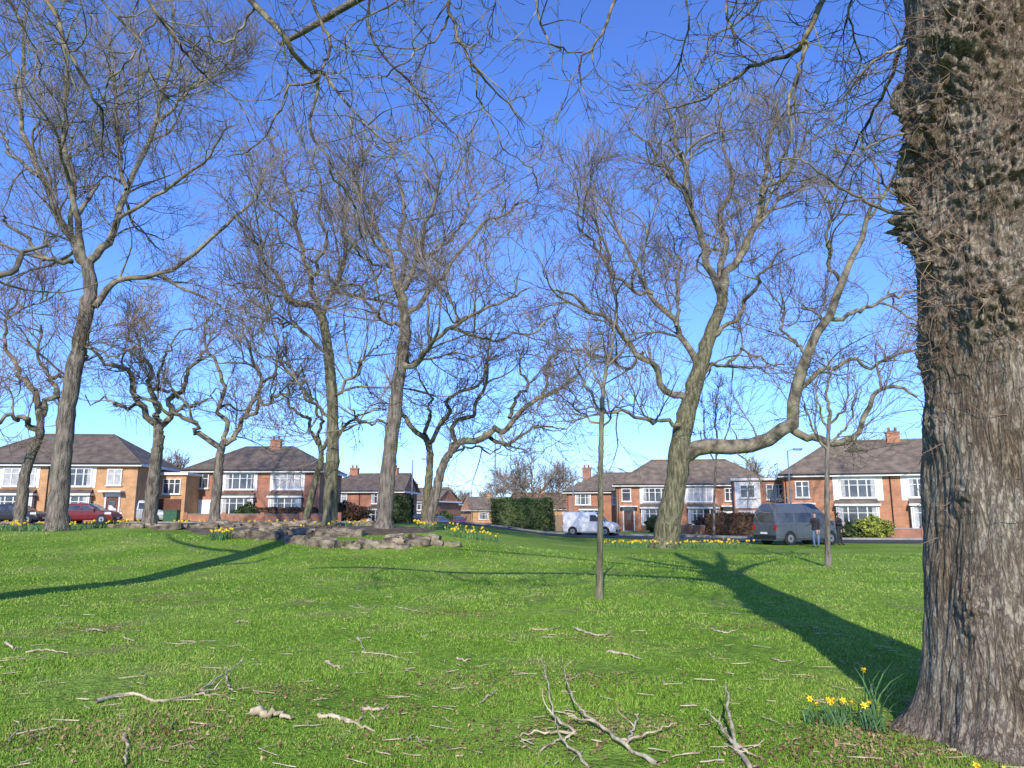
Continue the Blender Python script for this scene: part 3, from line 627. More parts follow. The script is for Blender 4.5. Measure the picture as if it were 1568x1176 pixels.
# ---------------------------------------------------------------- daffodils
def daff(u,D,nl,nf,rad,h,seed,rx=None,x=None):
    rng=random.Random(seed); b=MB(); x=gx(u,D) if x is None else x; rx=rx or rad
    for i in range(nl):
        t=rng.random()*6.28; r_=rng.random()**.5; px,py=math.cos(t)*rx*r_,math.sin(t)*rad*r_; pz=th(x+px,D+py)-.02; hh=h*rng.uniform(.5,1.1); w=max(.006,.0006*D)*rng.uniform(.8,1.3)
        lx,ly=rng.gauss(0,.2)*hh,rng.gauss(0,.2)*hh; ca=rng.random()*3.14; wx,wy=math.cos(ca)*w,math.sin(ca)*w; pr=None
        for k in range(5):
            s=k/4; c=(px+lx*s*s*1.5,py+ly*s*s*1.5,pz+hh*s*(1-.15*s*s)); ww=(1-.75*s**3) if k<4 else .1
            cur=((c[0]-wx*ww,c[1]-wy*ww,c[2]),(c[0]+wx*ww,c[1]+wy*ww,c[2]))
            if pr: b.poly([pr[0],pr[1],cur[1],cur[0]],'dleaf')
            pr=cur
    for i in range(nf):
        t=rng.random()*6.28; r_=rng.random()**.5; px,py=math.cos(t)*rx*r_,math.sin(t)*rad*r_; pz=th(x+px,D+py); hh=h*rng.uniform(.7,1.05)
        b.cyl((px,py,pz),(px,py,pz+hh),.004,.003,'dleaf',5)
        d=Vector((rng.uniform(-1,1),rng.uniform(-1.2,.3),rng.uniform(-.2,.5))).normalized(); s=max(.026,.0015*D); c=Vector((px,py,pz+hh)); a=d.orthogonal().normalized(); e=d.cross(a)
        for k in range(6):
            th_=k*math.pi/3; q=a*math.cos(th_)+e*math.sin(th_); w=d.cross(q)
            b.poly([c,c+q*s*.6+w*s*.3+d*s*.1,c+q*s*1.15+d*s*.05,c+q*s*.6-w*s*.3+d*s*.1],'petal')
        b.cyl(c,c+d*s*.9,s*.28,s*.42,'trumpet',8)
    o=b.build('daffodil_clump'); o.location=(x,D,0); return o
daff(0,6.2,110,7,.18,.17,1,x=2.48); daff(0,6.1,26,1,.08,.52,2,x=2.8); daff(0,5.95,34,2,.12,.2,41,x=2.72); daff(0,4.75,14,2,.1,.12,3,x=2.85)
daff(340,29.5,90,30,.45,.42,4); daff(188,38,60,24,.8,.4,5); daff(722,33,90,38,.9,.38,6,rx=1.2); daff(975,38,60,26,.5,.38,7,rx=1.0); daff(1085,37.5,80,30,.6,.38,8,rx=1.5)
daff(35,34,320,70,1.2,.38,9,rx=2.8); daff(650,37,50,20,.6,.36,10); daff(540,35,60,20,.8,.36,11,rx=2); daff(300,38.5,50,20,.8,.36,12,rx=2); daff(1035,37,60,10,.5,.35,13,rx=1.2); daff(700,40,50,22,.8,.36,14,rx=1.5); daff(420,39,50,20,.6,.36,15,rx=2); daff(1110,40,50,16,.6,.36,16,rx=1.5)
daff(155,37,60,18,.6,.36,17,rx=1.6); daff(460,33,40,10,.5,.34,18,rx=1.6); daff(950,39,50,14,.5,.36,19,rx=1.2)

# ---------------------------------------------------------------- sticks and leaf litter
def gp(u,v):
    s=(588-v)/F; y=CT-s*ST; z=ST+s*CT; D=-EYE/z*y
    for _ in range(5):
        x=(u-784)/F/y*D; D=(th(x,D)-EYE)/z*y
    return ((u-784)/F/y*D,D)
def stick(name,paths,r0=.014,lift=.03):
    tb=Tubes(); rng=np.random.default_rng(len(paths)*7+int(paths[0][0][0]))
    Ps=[]
    for i,pth in enumerate(paths):
        p3=[]
        for q in pth:
            x,y=gp(q[0],q[1]); p3.append((x,y,th(x,y)+r0*.9+.006+(q[2]*.6 if len(q)>2 else 0)))
        P=cat(p3,16); P+=rng.normal(0,r0*.4,(16,3)); r=r0*(1 if i==0 else .6); R=r*np.linspace(1,.35,16)*rng.uniform(.8,1.25,16)
        tb.add(P[None],R[None],7,0); Ps.append(P)
    if len(paths)>2:
        A=np.array(Ps); Rr=np.full(A.shape[:2],r0*.5); Q,RQ=spawn(A,Rr,10,.2,.2,45,5,.1,.2,.03,.003,rng); tb.add(Q,RQ,5,0)
    o=tb.build(name,[M['stick']]); return o
stick('fallen_branch',[[(145,1078),(200,1066),(245,1078),(300,1066),(340,1058)],[(300,1066),(340,1040,.03),(372,1020,.06)],[(300,1066),(330,1068),(360,1075)],[(345,1040,.03),(350,1055),(365,1065)]],.017)
stick('fallen_log',[[(388,1098),(415,1100),(446,1104)]],.036)
stick('fallen_stick',[[(488,1098),(525,1105),(575,1124)],[(525,1105),(545,1112),(555,1104,.02)]],.02)
stick('fallen_branch',[[(1010,1176),(960,1150,.02),(915,1120,.05),(870,1110,.08)],[(915,1120,.05),(880,1095,.15),(862,1050,.25)],[(880,1130,.03),(850,1110,.1),(838,1070,.25),(830,1040,.35)],[(880,1132,.02),(850,1140),(820,1160)],[(950,1145,.03),(990,1135,.05),(1035,1120,.06)],[(880,1130,.03),(830,1128,.02),(795,1130)],[(960,1150,.02),(968,1130,.06),(978,1112,.1)],[(900,1176),(860,1140,.04),(842,1100,.1)]],.019)
stick('fallen_branch',[[(1150,1185),(1128,1150,.03),(1118,1115,.15),(1112,1085,.3)],[(1125,1150,.03),(1100,1125,.1),(1080,1110,.18)],[(1128,1150,.03),(1145,1160,.02),(1160,1165)]],.018)
for k,(pa) in enumerate([[(605,930),(630,935),(655,940)],[(548,978),(552,985),(560,1000)],[(500,1018),(515,1023),(525,1028)],[(555,1000),(590,1004),(628,1012)],[(815,965),(840,966),(860,960)],[(880,965),(915,975),(940,970)],[(190,978),(205,982),(215,976)],[(40,1000),(75,998),(105,1003)],[(930,1000),(960,1005),(985,1012)],[(545,925),(565,935),(580,925)],[(675,880),(680,890),(682,898)],[(10,985),(20,995),(35,993)],[(205,923),(215,920),(225,922)],[(1090,965),(1110,970),(1130,966)],[(130,968),(145,966),(158,970)],[(1015,1045),(1020,1050),(1045,1048)],[(190,1130),(195,1150),(190,1176)],[(555,1088),(580,1090),(594,1084)],[(300,985),(270,988),(250,984)],[(760,1060),(745,1072),(735,1080)],[(360,955),(375,953),(385,957)],[(1180,1010),(1200,1015),(1215,1012)],[(700,1010),(712,1013),(722,1011)]]):
    stick('fallen_stick',[pa],.010+.004*(k%3))
rng=np.random.default_rng(8); nd=520; yy=1/rng.uniform(1/24,1/4.6,nd); xx=rng.uniform(-1,1,nd)*.72*yy; aa=rng.uniform(0,6.28,nd); Ld=rng.uniform(.04,.24,nd)
K=4; P=np.zeros((nd,K,3))
for k in range(K):
    s=(k/(K-1)-.5)*Ld; px=xx+np.cos(aa)*s+rng.normal(0,.006,nd); py=yy+np.sin(aa)*s+rng.normal(0,.006,nd); P[:,k]=np.stack([px,py,terr(px,py)+.022],-1)
tb=Tubes(); tb.add(P,np.repeat(rng.uniform(.002,.006,nd)[:,None],K,1),5,0); tb.build('twig_debris',[M['stick']])
n=16000; rng=np.random.default_rng(4)
cent=[gp(*c) for c in [(200,1120),(290,1100),(250,1140),(140,965),(430,1060),(900,1040),(1150,960),(700,940),(60,1130),(1300,1150),(1420,1150),(1000,1120),(620,1150),(915,978),(830,1125),(250,920),(1330,1120),(1380,1165),(1200,1160),(730,1045),(560,1090)]]
ci=rng.integers(0,len(cent),n); cc=np.array(cent)[ci]; xy=cc+rng.normal(0,1,(n,2))*np.array([.4,.28]); far=rng.random(n)<.45
xy[far]=np.stack([rng.uniform(-11,11,far.sum()),1/rng.uniform(1/24,1/4.5,far.sum())],-1)
sz=rng.uniform(.006,.021,n)[:,None]; nr=norm(rng.normal(size=(n,3))*.5+[0,0,1]); t=norm(np.cross(nr,rng.normal(size=(n,3)))); bt=np.cross(nr,t)
P=np.stack([xy[:,0],xy[:,1],terr(xy[:,0],xy[:,1])+.018+rng.uniform(0,.012,n)],-1)
fast_mesh('leaf_litter',np.stack([P-t*sz,P+bt*sz*.5,P+t*sz,P-bt*sz*.5],1).reshape(-1,3),np.arange(n*4).reshape(-1,4),[M['leaf']],smooth=False)

# ---------------------------------------------------------------- trees
tree('bare_tree',34,[(88,805),(93,730),(102,640),(118,545),(138,450),(134,400)],.54,.32,[
 ([(134,405),(115,385),(90,330),(60,270),(35,170),(40,60),(60,-40)],.2,.03,2),
 ([(130,410),(125,340),(100,240),(110,130),(90,20)],.16,.03,-3),
 ([(134,405),(165,370),(195,290),(240,190),(262,90),(270,10)],.18,.03,3),
 ([(145,470),(165,440),(200,425),(270,408),(330,362),(385,315),(410,270)],.15,.025,1),
 ([(165,370),(190,330),(250,290),(310,250),(350,190)],.1,.025,-4),
 ([(110,400),(75,400),(30,350),(-10,330)],.12,.03,-2),
 ([(195,290),(175,210),(185,130),(160,50)],.1,.02,5),
 ([(125,530),(165,545),(215,530),(260,555)],.05,.015,-3),
 ([(240,190),(300,130),(330,60)],.08,.02,2),([(60,270),(20,230),(-20,170)],.1,.02,4)],1)
tree('bare_tree',36,[(30,797),(40,720),(62,660),(55,600)],.34,.17,[
 ([(60,660),(30,640),(-10,650)],.14,.04,-2),([(60,640),(90,600),(70,560),(60,500)],.14,.03,2),([(55,600),(20,560),(10,500),(30,440)],.13,.02,3),([(80,580),(120,560),(150,500)],.08,.02,-3)],2,twig='twigred',dens=1.4,L=(2.6,1.5,.9))
tree('bare_tree',38,[(228,800),(236,730),(243,670),(240,640)],.42,.24,[
 ([(240,650),(205,610),(190,570),(150,545),(135,520)],.16,.03,-2),([(240,640),(235,590),(215,550),(200,500)],.15,.03,3),([(243,655),(270,620),(285,580),(310,550),(330,500)],.16,.03,2),([(275,610),(240,590),(255,540),(290,500)],.09,.02,-3),([(215,620),(180,620),(130,610)],.09,.02,1),([(265,630),(300,620),(340,600)],.08,.02,-1)],3,gn=.28,L=(2.4,1.4,.85),sub=.22,Lsub=3)
tree('bare_tree',38,[(328,800),(333,740),(338,690),(345,675)],.32,.2,[
 ([(340,685),(305,665),(285,640),(240,625),(205,600)],.14,.03,-2),([(345,680),(370,650),(395,600),(385,550),(370,490)],.14,.03,2),([(345,680),(340,630),(345,570),(310,520),(330,450)],.12,.02,3),([(375,640),(410,610),(440,600),(470,560)],.1,.02,-3),([(395,600),(430,560),(430,500)],.08,.02,1)],4,gn=.28,L=(2.4,1.4,.85),sub=.22,Lsub=3)
tree('bare_tree',38.5,[(465,802),(482,740),(492,700),(487,670)],.22,.14,[([(487,680),(470,640),(440,620),(420,580)],.1,.02,2),([(490,690),(520,660),(545,640),(585,625)],.1,.02,-2),([(487,670),(485,620),(460,560)],.08,.02,-3)],14,bark='barkg',L=(2,1.2,.7),sub=.15,Lsub=2.5)
tree('bare_tree',35,[(505,806),(508,720),(510,640),(505,560),(497,500),(490,478)],.4,.22,[
 ([(490,480),(475,430),(455,360),(440,290),(425,230)],.14,.025,2),([(492,485),(445,455),(410,400),(380,360),(350,320)],.12,.02,-2),([(490,490),(520,420),(535,350),(520,280),(540,220)],.13,.02,3),
 ([(500,540),(455,500),(420,490),(380,460)],.08,.02,3),([(505,610),(540,580),(560,540),(590,520)],.08,.02,-3),([(507,640),(470,610),(445,560),(400,540)],.08,.02,-2),([(475,430),(500,370),(490,300),(480,230)],.09,.02,-3),([(455,470),(390,440),(330,430)],.06,.02,-1)],5,bark='barkg')
tree('bare_tree',34,[(587,812),(594,730),(602,650),(612,570),(620,510),(617,462)],.44,.27,[
 ([(617,470),(600,410),(575,350),(550,300),(530,250)],.14,.025,2),([(618,465),(640,400),(660,320),(690,240)],.15,.025,-2),([(617,470),(615,390),(620,310),(600,230)],.14,.025,3),
 ([(612,560),(640,545),(690,500),(750,480),(810,440)],.13,.02,-2),([(622,480),(665,440),(710,380),(770,330),(810,300)],.12,.02,2),([(615,500),(580,480),(545,440),(500,420)],.09,.02,-3),
 ([(640,400),(700,350),(740,280)],.09,.02,4),([(625,540),(635,555),(680,540),(740,550)],.07,.02,3),([(605,640),(560,650),(530,620)],.06,.02,-2),([(600,410),(560,400),(530,360)],.07,.02,-3),([(690,500),(760,520),(820,500),(860,470)],.07,.02,2)],6)
tree('bare_tree',39,[(648,806),(656,740),(658,690),(650,665)],.25,.17,[([(650,670),(625,635),(600,610),(590,570)],.13,.03,2),([(655,680),(680,650),(700,610),(740,580),(770,540)],.12,.03,-2),([(650,665),(660,620),(640,570)],.1,.02,3)],7,bark='barkg',L=(2.3,1.3,.8),gn=.28,sub=.2,Lsub=3,ts=.95)
tree('bare_tree',38,[(655,806),(668,750),(682,705),(705,675)],.33,.2,[
 ([(703,677),(740,662),(780,640),(830,612),(870,575),(900,560)],.17,.03,-2),([(690,690),(700,650),(725,620),(750,560),(745,500)],.13,.03,3),([(740,662),(780,670),(820,650),(870,660)],.1,.02,-3),([(780,640),(800,590),(800,530)],.1,.02,2),([(830,612),(840,560),(870,520)],.08,.02,-1),([(690,690),(740,690),(790,690)],.06,.02,1)],8,L=(2.6,1.5,.9),gn=.28,sub=.24,Lsub=3.2)
tree('bare_tree',38,[(1018,840),(1026,790),(1038,720),(1044,660),(1060,600),(1082,530),(1103,470),(1108,440)],.78,.28,[
 ([(1040,700),(1070,690),(1120,682),(1180,668),(1215,640),(1225,595),(1237,550),(1262,490),(1285,430),(1312,370),(1335,310)],.4,.06,-4),
 ([(1200,655),(1240,660),(1275,677),(1312,668),(1330,625),(1355,590),(1410,605)],.2,.04,-3),
 ([(1108,445),(1140,380),(1165,300),(1185,210),(1190,140)],.2,.03,2),([(1105,455),(1075,370),(1050,290),(1035,210),(1005,140)],.2,.03,-2),([(1108,445),(1110,350),(1110,250),(1100,150)],.18,.03,4),
 ([(1052,610),(1010,585),(985,540),(935,500),(890,465),(850,440)],.18,.03,-3),([(1070,560),(1035,500),(1000,450),(960,380),(930,300)],.17,.03,3),([(1045,650),(1000,640),(940,632),(880,625)],.11,.02,-4),
 ([(1085,520),(1130,480),(1160,430),(1200,380)],.12,.03,-3),([(1065,580),(1110,550),(1150,540),(1200,560)],.1,.02,3),([(1050,290),(1000,240),(960,190)],.09,.02,1),([(1225,595),(1270,560),(1330,560),(1400,530)],.13,.03,-2),
 ([(1262,490),(1310,480),(1370,450),(1410,440)],.12,.03,2),([(1285,430),(1270,370),(1285,300)],.1,.03,-2),([(1165,300),(1220,250),(1240,180)],.1,.02,3),([(985,540),(960,560),(900,540),(850,520)],.09,.02,2),([(1000,450),(940,420),(890,350),(880,280)],.1,.02,-2),([(1035,500),(1040,420),(1020,340)],.09,.02,5),([(1237,550),(1200,500),(1190,450)],.09,.02,3)],9,dens=.95,bark='barkg',L=(3.5,2.0,1.2),gn=.24,n=(6.3,4.8))
tree('sapling_tree',14.4,[(917,923),(919,820),(920,700),(922,620)],.075,.052,[
 ([(922,625),(926,580),(938,530),(945,480)],.045,.008,.3),([(921,640),(905,600),(880,560),(868,520)],.025,.005,-.5),([(921,660),(945,620),(965,580)],.02,.005,.6),([(924,600),(900,550),(905,490)],.025,.005,.8),([(930,560),(965,520),(985,480)],.02,.005,-.6),([(921,650),(890,630),(850,600)],.02,.005,.4)],10,L=(1.0,.6,.35),rmin=.004,n=(3,1.5),dens=2.6,gn=.04,bark='barkg',ang=38,sub=0)
tree('sapling_tree',24.4,[(1268,868),(1266,780),(1267,690),(1270,640)],.11,.07,[
 ([(1270,640),(1268,600),(1275,550)],.06,.012,.4),([(1268,690),(1240,650),(1228,600)],.045,.01,-1),([(1268,680),(1300,650),(1310,600)],.045,.01,1),([(1268,660),(1250,610),(1250,560)],.04,.01,1),([(1269,650),(1295,620),(1300,570)],.04,.01,-1),([(1268,705),(1290,690),(1315,660)],.03,.01,.5)],12,L=(1.3,.7,.4),rmin=.007,n=(4,2),dens=3,gn=.05,twig='twigdark',ang=40,sub=0)
tree('sapling_tree',55,[(1092,815),(1094,760),(1096,710),(1098,670)],.12,.07,[([(1098,670),(1095,630),(1100,590)],.07,.02,0),([(1096,710),(1080,670),(1078,620)],.06,.02,1),([(1096,700),(1115,660),(1120,615)],.06,.02,-1)],13,L=(1.6,.9,.6),n=(4,3),dens=2.5,gn=.06,ang=38,sub=0,rmin=.012)
tree('bare_bush',100,[(812,785),(812,770)],.3,.25,[([(812,775),(790,750),(765,735)],.15,.03,3),([(812,775),(800,745),(790,718)],.15,.03,-2),([(812,775),(815,740),(815,715)],.15,.03,2),([(812,775),(835,745),(845,720)],.15,.03,-2),([(812,775),(850,755),(868,735)],.15,.03,2),([(812,775),(780,765),(755,765)],.12,.03,1),([(812,775),(850,768),(880,765)],.12,.03,-1)],15,L=(2.6,1.6,1.0),n=(8,4.5),dens=2.2,rmin=.022,twig='twigpale',ang=40,sub=0)
tb=Tubes(); rng=np.random.default_rng(77)
for (u,D,h) in [(150,98,9),(215,105,8.5),(250,96,9.5),(500,130,9),(535,125,8),(565,130,8),(660,210,9),(690,260,11),(712,300,12),(745,200,9),(10,90,10),(60,95,9),(1200,120,9),(1160,110,10),(1340,110,12),(900,150,9),(930,140,10)]:
    x=gx(u,D); P=cat([(x,D,0),(x,D,h*.25),(x+.2,D,h*.5),(x,D,h*.7)],KL)[None]; R=np.linspace(.3,.1,KL)[None]; tb.add(P,R,6,0)
    P1,R1=spawn(P,R,26,.35,h*.42,45,7,.12,.12,.02,.05,rng); tb.add(P1,R1,4,0)
    P2,R2=spawn(P1,R1,260,.15,h*.2,42,5,.1,.12,.02,.03,rng); tb.add(P2,R2,3,0); P3,R3=spawn(P2,R2,1100,.15,h*.1,38,3,.1,.12,.02,.025,rng); tb.add(P3,R3,3,0)
tb.build('distant_trees',[M['twigpale']])

# neighbour tree just left of the picture: casts the long trunk shadow, its outer limb enters the picture
def free_tree(name,base,trunk,r0,r1,limbs,seed,dens,L,n,rmin,mats,up=.1,ang=50):
    rng=np.random.default_rng(seed); tb=Tubes(); P=cat([(base[0],base[1],th(*base)-.2)]+trunk,26); t=np.linspace(0,1,26); R=r1+(r0-r1)*(1-t)+r0*.4*np.exp(-(P[:,2]-P[0,2])/.5); tb.add(P[None],R[None],16,0)
    A=[limb_arr(l[0],l[1],l[2],rng,.12) for l in limbs]; Ps=np.array([a[0] for a in A]);Rs=np.array([a[1] for a in A]); tb.add(Ps,Rs,8,1)
    tot=np.linalg.norm(np.diff(Ps,axis=1),axis=2).sum(); P1,R1=spawn(Ps,Rs,int(tot*dens),.15,L[0],ang,8,up,.12,.011,rmin*1.6,rng); tb.add(P1,R1,5,1)
    P2,R2=spawn(P1,R1,int(len(P1)*n[0]),.15,L[1],44,6,up,.12,.01,rmin*1.15,rng); tb.add(P2,R2,4,2); P3,R3=spawn(P2,R2,int(len(P2)*n[1]),.15,L[2],40,4,up,.12,.01,rmin,rng); tb.add(P3,R3,3,2)
    return tb.build(name,[M[m] for m in mats])
free_tree('bare_tree',(-10.5,12.0),[(-10.4,12.0,3),(-10.6,12.1,6),(-10.5,12.2,10)],.58,.42,[
 ([(-10.5,12.1,5.8),at(-10,425,13.0),at(40,385,13.4),at(85,355,13.8)],.085,.013),([(-10.5,12.2,9.8),(-11,12.4,12),(-10.8,13,15)],.36,.1),([(-10.5,12.1,8),(-14,12,9.5),(-17,12,12)],.15,.03),([(-10.5,12.2,9.5),(-12,14,12),(-13,16,14)],.15,.03)],21,.7,(2.0,1.1,.6),(3,2),.006,('bark','limb','twigdark'))

# ---------------------------------------------------------------- the big near tree
oak=empty('mature_oak_tree',(0,0,0))
nz,nt_=620,340; cy0=5.72
zz=np.linspace(-.15,9.0,nz); th_=np.linspace(0,2*math.pi,nt_,endpoint=False)
burls=[(4.75,2.75,.26,.17,.25),(4.25,2.85,.2,.16,.25),(5.5,2.75,.3,.12,.25),(5.1,3.3,.22,.14,.3),(3.9,3.3,.25,.10,.3),(3.1,3.0,.3,.05,.3),(3.35,-2.2,.35,.11,.4),(4.5,-2.0,.45,.14,.45),(5.7,-2.4,.45,.18,.4),(3.6,-1.2,.3,.10,.3),(6.2,-1.2,.5,.16,.4),(.9,-2.6,.2,.05,.15),(1.15,-1.6,.25,.08,.15),(1.75,-2.7,.13,.05,.12),(2.4,3.1,.2,.05,.2),(.35,-2.0,.2,.06,.15)]
burls=[(1.6+(a-1.6)*.9,b,c,d*.95,e) for a,b,c,d,e in burls]
V=np.zeros((nz,nt_,3))
for i,z in enumerate(zz):
    cx=np.interp(z,[-.2,.5,2.5,4.9,9],[3.72,3.745,3.915,4.035,4.0]); r0=np.interp(z,[0,.5,2.5,4.9,9],[.65,.635,.595,.575,.48])
    for j,t in enumerate(th_):
        r=r0+.16*math.exp(-max(z,0)/.22)*(1+.4*math.sin(5*t+.6)+.2*math.sin(3*t))
        bb=0
        for (bz,bt_,bs,ba,ts) in burls:
            dz=(z-bz)/bs
            if dz*dz<6:
                dt=(t-bt_+math.pi)%(2*math.pi)-math.pi
                q=dz*dz+(dt/(ts*1.3))**2
                if q<6: bb+=ba*math.exp(-q)
        ct,s_=math.cos(t),math.sin(t)
        if bb>.004: r+=bb*(1+.9*noise.noise(Vector((ct*7,s_*7,z*11)))+.7*noise.noise(Vector((ct*18,s_*18,z*26))))
        r+=.035*noise.noise(Vector((ct*2,s_*2,z*.8)))+.02*noise.noise(Vector((ct*5,s_*5,z*2.5)))
        w=noise.noise(Vector((ct*3,s_*3,z*1.6)))*1.1
        rid=1-abs(noise.noise(Vector((ct*11+w,s_*11+w,z*1.5))))*3.2
        r+=-.014*max(0,rid)**2+.011*noise.noise(Vector((ct*24,s_*24,z*6)))
        V[i,j]=(cx+ct*r,cy0+s_*r,z)
I=np.arange(nz*nt_).reshape(nz,nt_); nx_=np.roll(I,-1,1)
fast_mesh('trunk',V.reshape(-1,3),np.stack([I[:-1],nx_[:-1],nx_[1:],I[1:]],-1).reshape(-1,4),[M['bigbark']],parent=oak)
tb=Tubes(); rng=np.random.default_rng(5)
top=(4.0,cy0,8.8)
scaf=[([(3.95,cy0,7.0),(2.5,6.2,7.8),(.3,6.9,8.1),(-2.5,7.2,8.0),(-5,7.6,8.1),(-7.5,8,7.9)],.17,.05),
 ([(4.0,cy0,7.8),(2.8,7.6,9.1),(.5,9.2,9.8),(-2,10.5,9.9),(-4,11.5,9.6)],.13,.04),
 ([top,(4.1,5.8,12),(3.9,6.0,15)],.42,.1),([top,(5.2,6.4,12),(6.2,7.4,15)],.25,.06),([top,(2.8,5.4,11.5),(1.5,4.6,14)],.22,.05),([(4.0,cy0,7.8),(5.5,7.0,9.5),(7.6,8.5,11)],.2,.05)]
S=[limb_arr(p,a,b,rng,.06) for p,a,b in scaf]; Ps=np.array([a[0] for a in S]);Rs=np.array([a[1] for a in S]); tb.add(Ps,Rs,10,0)
P1,R1=spawn(Ps[2:],Rs[2:],46,.2,2.6,50,8,.1,.15,.012,.01,rng); tb.add(P1,R1,5,0); P2,R2=spawn(P1,R1,200,.2,1.3,45,6,.1,.15,.012,.007,rng); tb.add(P2,R2,4,1)
sp=Ps[0]
FG=[([(1300,-70),(1262,0),(1235,55),(1210,85),(1140,105),(1075,145),(1020,165)],7.2,.042,.007),
([(1238,45),(1222,110),(1205,200),(1195,290)],7.0,.023,.004),([(1380,-70),(1390,40),(1360,120),(1330,190),(1290,260),(1245,345)],7.4,.028,.004),
([(1180,-60),(1150,10),(1090,60),(1060,130)],8,.021,.004),([(330,-70),(392,12),(440,60),(480,105),(495,125),(545,175),(600,235)],7.2,.042,.005),
([(488,115),(480,190),(505,260),(548,330),(565,410)],7.3,.018,.004),([(490,118),(440,150),(400,220),(345,240)],7.2,.015,.004),([(30,-70),(85,20),(112,95),(145,165),(160,240)],7,.032,.005),
([(190,-70),(250,30),(290,90),(345,140),(390,210)],7.6,.023,.004),([(685,-70),(692,30),(720,100),(762,150),(805,190)],7.2,.025,.004),([(690,20),(650,60),(600,110),(560,115)],7.2,.013,.004),
([(560,-70),(575,50),(625,130),(690,190),(735,240)],7.8,.02,.004),([(965,-70),(930,25),(897,90),(885,150)],7,.025,.004),([(1040,-70),(1050,30),(1030,110),(985,150)],7.8,.018,.004),([(810,-70),(830,40),(865,80),(905,85)],7.2,.018,.004),
([(450,-70),(495,40),(492,110)],7,.023,.012),([(100,-70),(205,50),(230,120),(280,170)],7.4,.018,.004),([(620,-70),(600,0),(540,40),(520,100)],7.0,.016,.004),([(1120,-70),(1100,0),(1130,60),(1180,110)],7,.017,.004),([(1330,-70),(1300,20),(1320,90),(1280,150)],8,.021,.004),([(0,-70),(20,30),(60,80),(70,150)],7,.018,.004),([(750,-70),(760,10),(740,70)],7.6,.014,.004),([(720,100),(735,160),(790,230),(830,290)],7.4,.010,.004),([(240,30),(200,90),(170,130),(150,190)],7.6,.012,.004),([(392,12),(350,60),(300,60),(270,110)],7.2,.014,.004)]
Lp=[];Lr=[]
for pts,D,a,b in FG:
    p3=[at(u,v,D+.5*math.sin(i*1.3+D*3)*(i/3)) for i,(u,v) in enumerate(pts)]
    if pts[0][1]<-50:
        k=np.argmin(np.linalg.norm(sp-np.array(p3[0]),axis=1)); p3=[tuple(sp[k])]+p3
    q,r=limb_arr(p3,a,b,rng,.05); Lp.append(q);Lr.append(r)
Lp=np.array(Lp);Lr=np.array(Lr); tb.add(Lp,Lr,8,1)
P1,R1=spawn(Lp,Lr,320,.25,.85,48,9,-.03,.17,.009,.004,rng,tmax=1); tb.add(P1,R1,5,1)
P2,R2=spawn(P1,R1,1250,.2,.38,46,5,.05,.17,.009,.0031,rng); tb.add(P2,R2,4,1)
P3,R3=spawn(P2,R2,1400,.3,.15,45,3,.1,.15,.012,.0028,rng); tb.add(P3,R3,3,1)
SB=[([(1410,325),(1350,318),(1290,290),(1235,250),(1190,240)],5.8,.016,.004),([(1412,200),(1350,215),(1310,240),(1270,235)],5.9,.011,.004),([(1410,330),(1370,300),(1340,260),(1310,200)],5.7,.011,.004),([(1410,60),(1350,90),(1300,140),(1290,200)],6.0,.015,.004)]
Q_=[limb_arr([at(u,v,D) for u,v in p],a,b,rng,.025) for p,D,a,b in SB]; Qp=np.array([a[0] for a in Q_]);Qr=np.array([a[1] for a in Q_]); tb.add(Qp,Qr,6,1)
P1,R1=spawn(Qp,Qr,60,.1,.5,50,6,.05,.17,.01,.003,rng); tb.add(P1,R1,4,1)
P2,R2=spawn(P1,R1,120,.2,.2,46,4,.05,.15,.009,.0025,rng); tb.add(P2,R2,4,1)
ns=1300; zsh=np.concatenate([rng.normal(3.2,.3,300),rng.normal(4.2,.4,460),rng.normal(5.3,.45,400),rng.uniform(1.4,6.2,140)]); tsh=rng.uniform(2.5,5.6,ns)
ii=np.clip(((zsh+.15)/9.15*(nz-1)).astype(int),0,nz-1); jj=((tsh%(2*math.pi))/(2*math.pi)*nt_).astype(int)%nt_
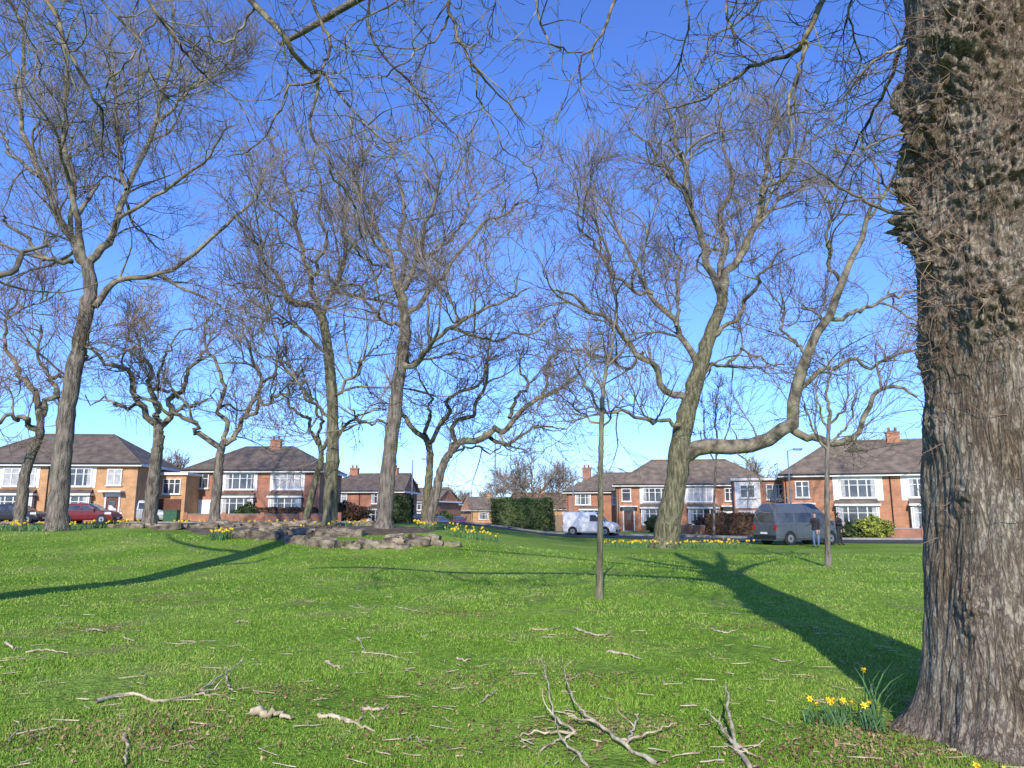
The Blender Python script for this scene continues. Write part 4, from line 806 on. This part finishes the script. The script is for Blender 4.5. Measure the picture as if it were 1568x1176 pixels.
st=V[ii,jj]; out=np.stack([np.cos(tsh),np.sin(tsh),rng.normal(-.1,.5,ns)],-1)+rng.normal(0,.6,(ns,3)); out=norm(out); Ls=rng.uniform(.06,.34,ns)
K=6; P=np.zeros((ns,K,3)); P[:,0]=st-out*.02
for k in range(1,K):
    out=norm(out+rng.normal(0,.28,(ns,3))+[0,0,.05]); P[:,k]=P[:,k-1]+out*(Ls/(K-1))[:,None]
tb.add(P,np.tile(np.linspace(.0036,.0017,K),(ns,1)),4,2)
tb.build('limbs_and_twigs',[M['bark'],M['twigdark'],M['twigred']],parent=oak)

# ---------------------------------------------------------------- light, sky, camera
el=math.radians(29); azx,azy=-.115,-.993
sd=bpy.data.lights.new('sun','SUN'); sd.energy=5.0; sd.angle=math.radians(.5); sd.color=(1,.92,.80)
so=link(bpy.data.objects.new('sun',sd)); dirv=Vector((-azx*math.cos(el),-azy*math.cos(el),-math.sin(el))); so.rotation_euler=dirv.to_track_quat('-Z','Y').to_euler(); so.location=(-5,-30,30)
w=bpy.data.worlds.new('World'); scene.world=w; w.use_nodes=True; nt=w.node_tree
sk=nt.nodes.new('ShaderNodeTexSky'); sk.sky_type='NISHITA'; sk.sun_disc=False; sk.sun_elevation=el; sk.sun_rotation=math.atan2(azx,azy)%(2*math.pi); sk.altitude=50; sk.air_density=1.0; sk.dust_density=.1; sk.ozone_density=2.2
mu=nt.nodes.new('ShaderNodeMixRGB'); mu.blend_type='MULTIPLY'; mu.inputs[0].default_value=1; mu.inputs[2].default_value=(.72,1.04,1.85,1)
bg=nt.nodes['Background']; bg.inputs['Strength'].default_value=.15; nt.links.new(sk.outputs[0],mu.inputs[1]); nt.links.new(mu.outputs[0],bg.inputs['Color'])
cd=bpy.data.cameras.new('camera'); cd.lens=26; cd.sensor_width=36; cd.clip_end=6000; cd.clip_start=.05
co=link(bpy.data.objects.new('camera',cd)); co.location=(0,0,EYE); co.rotation_euler=(math.pi/2+TILT,0,0); scene.camera=co
scene.view_settings.view_transform='Standard'; scene.view_settings.look='None'; scene.view_settings.exposure=0
print('faces',sum(len(o.data.polygons) for o in scene.objects if o.type=='MESH'))
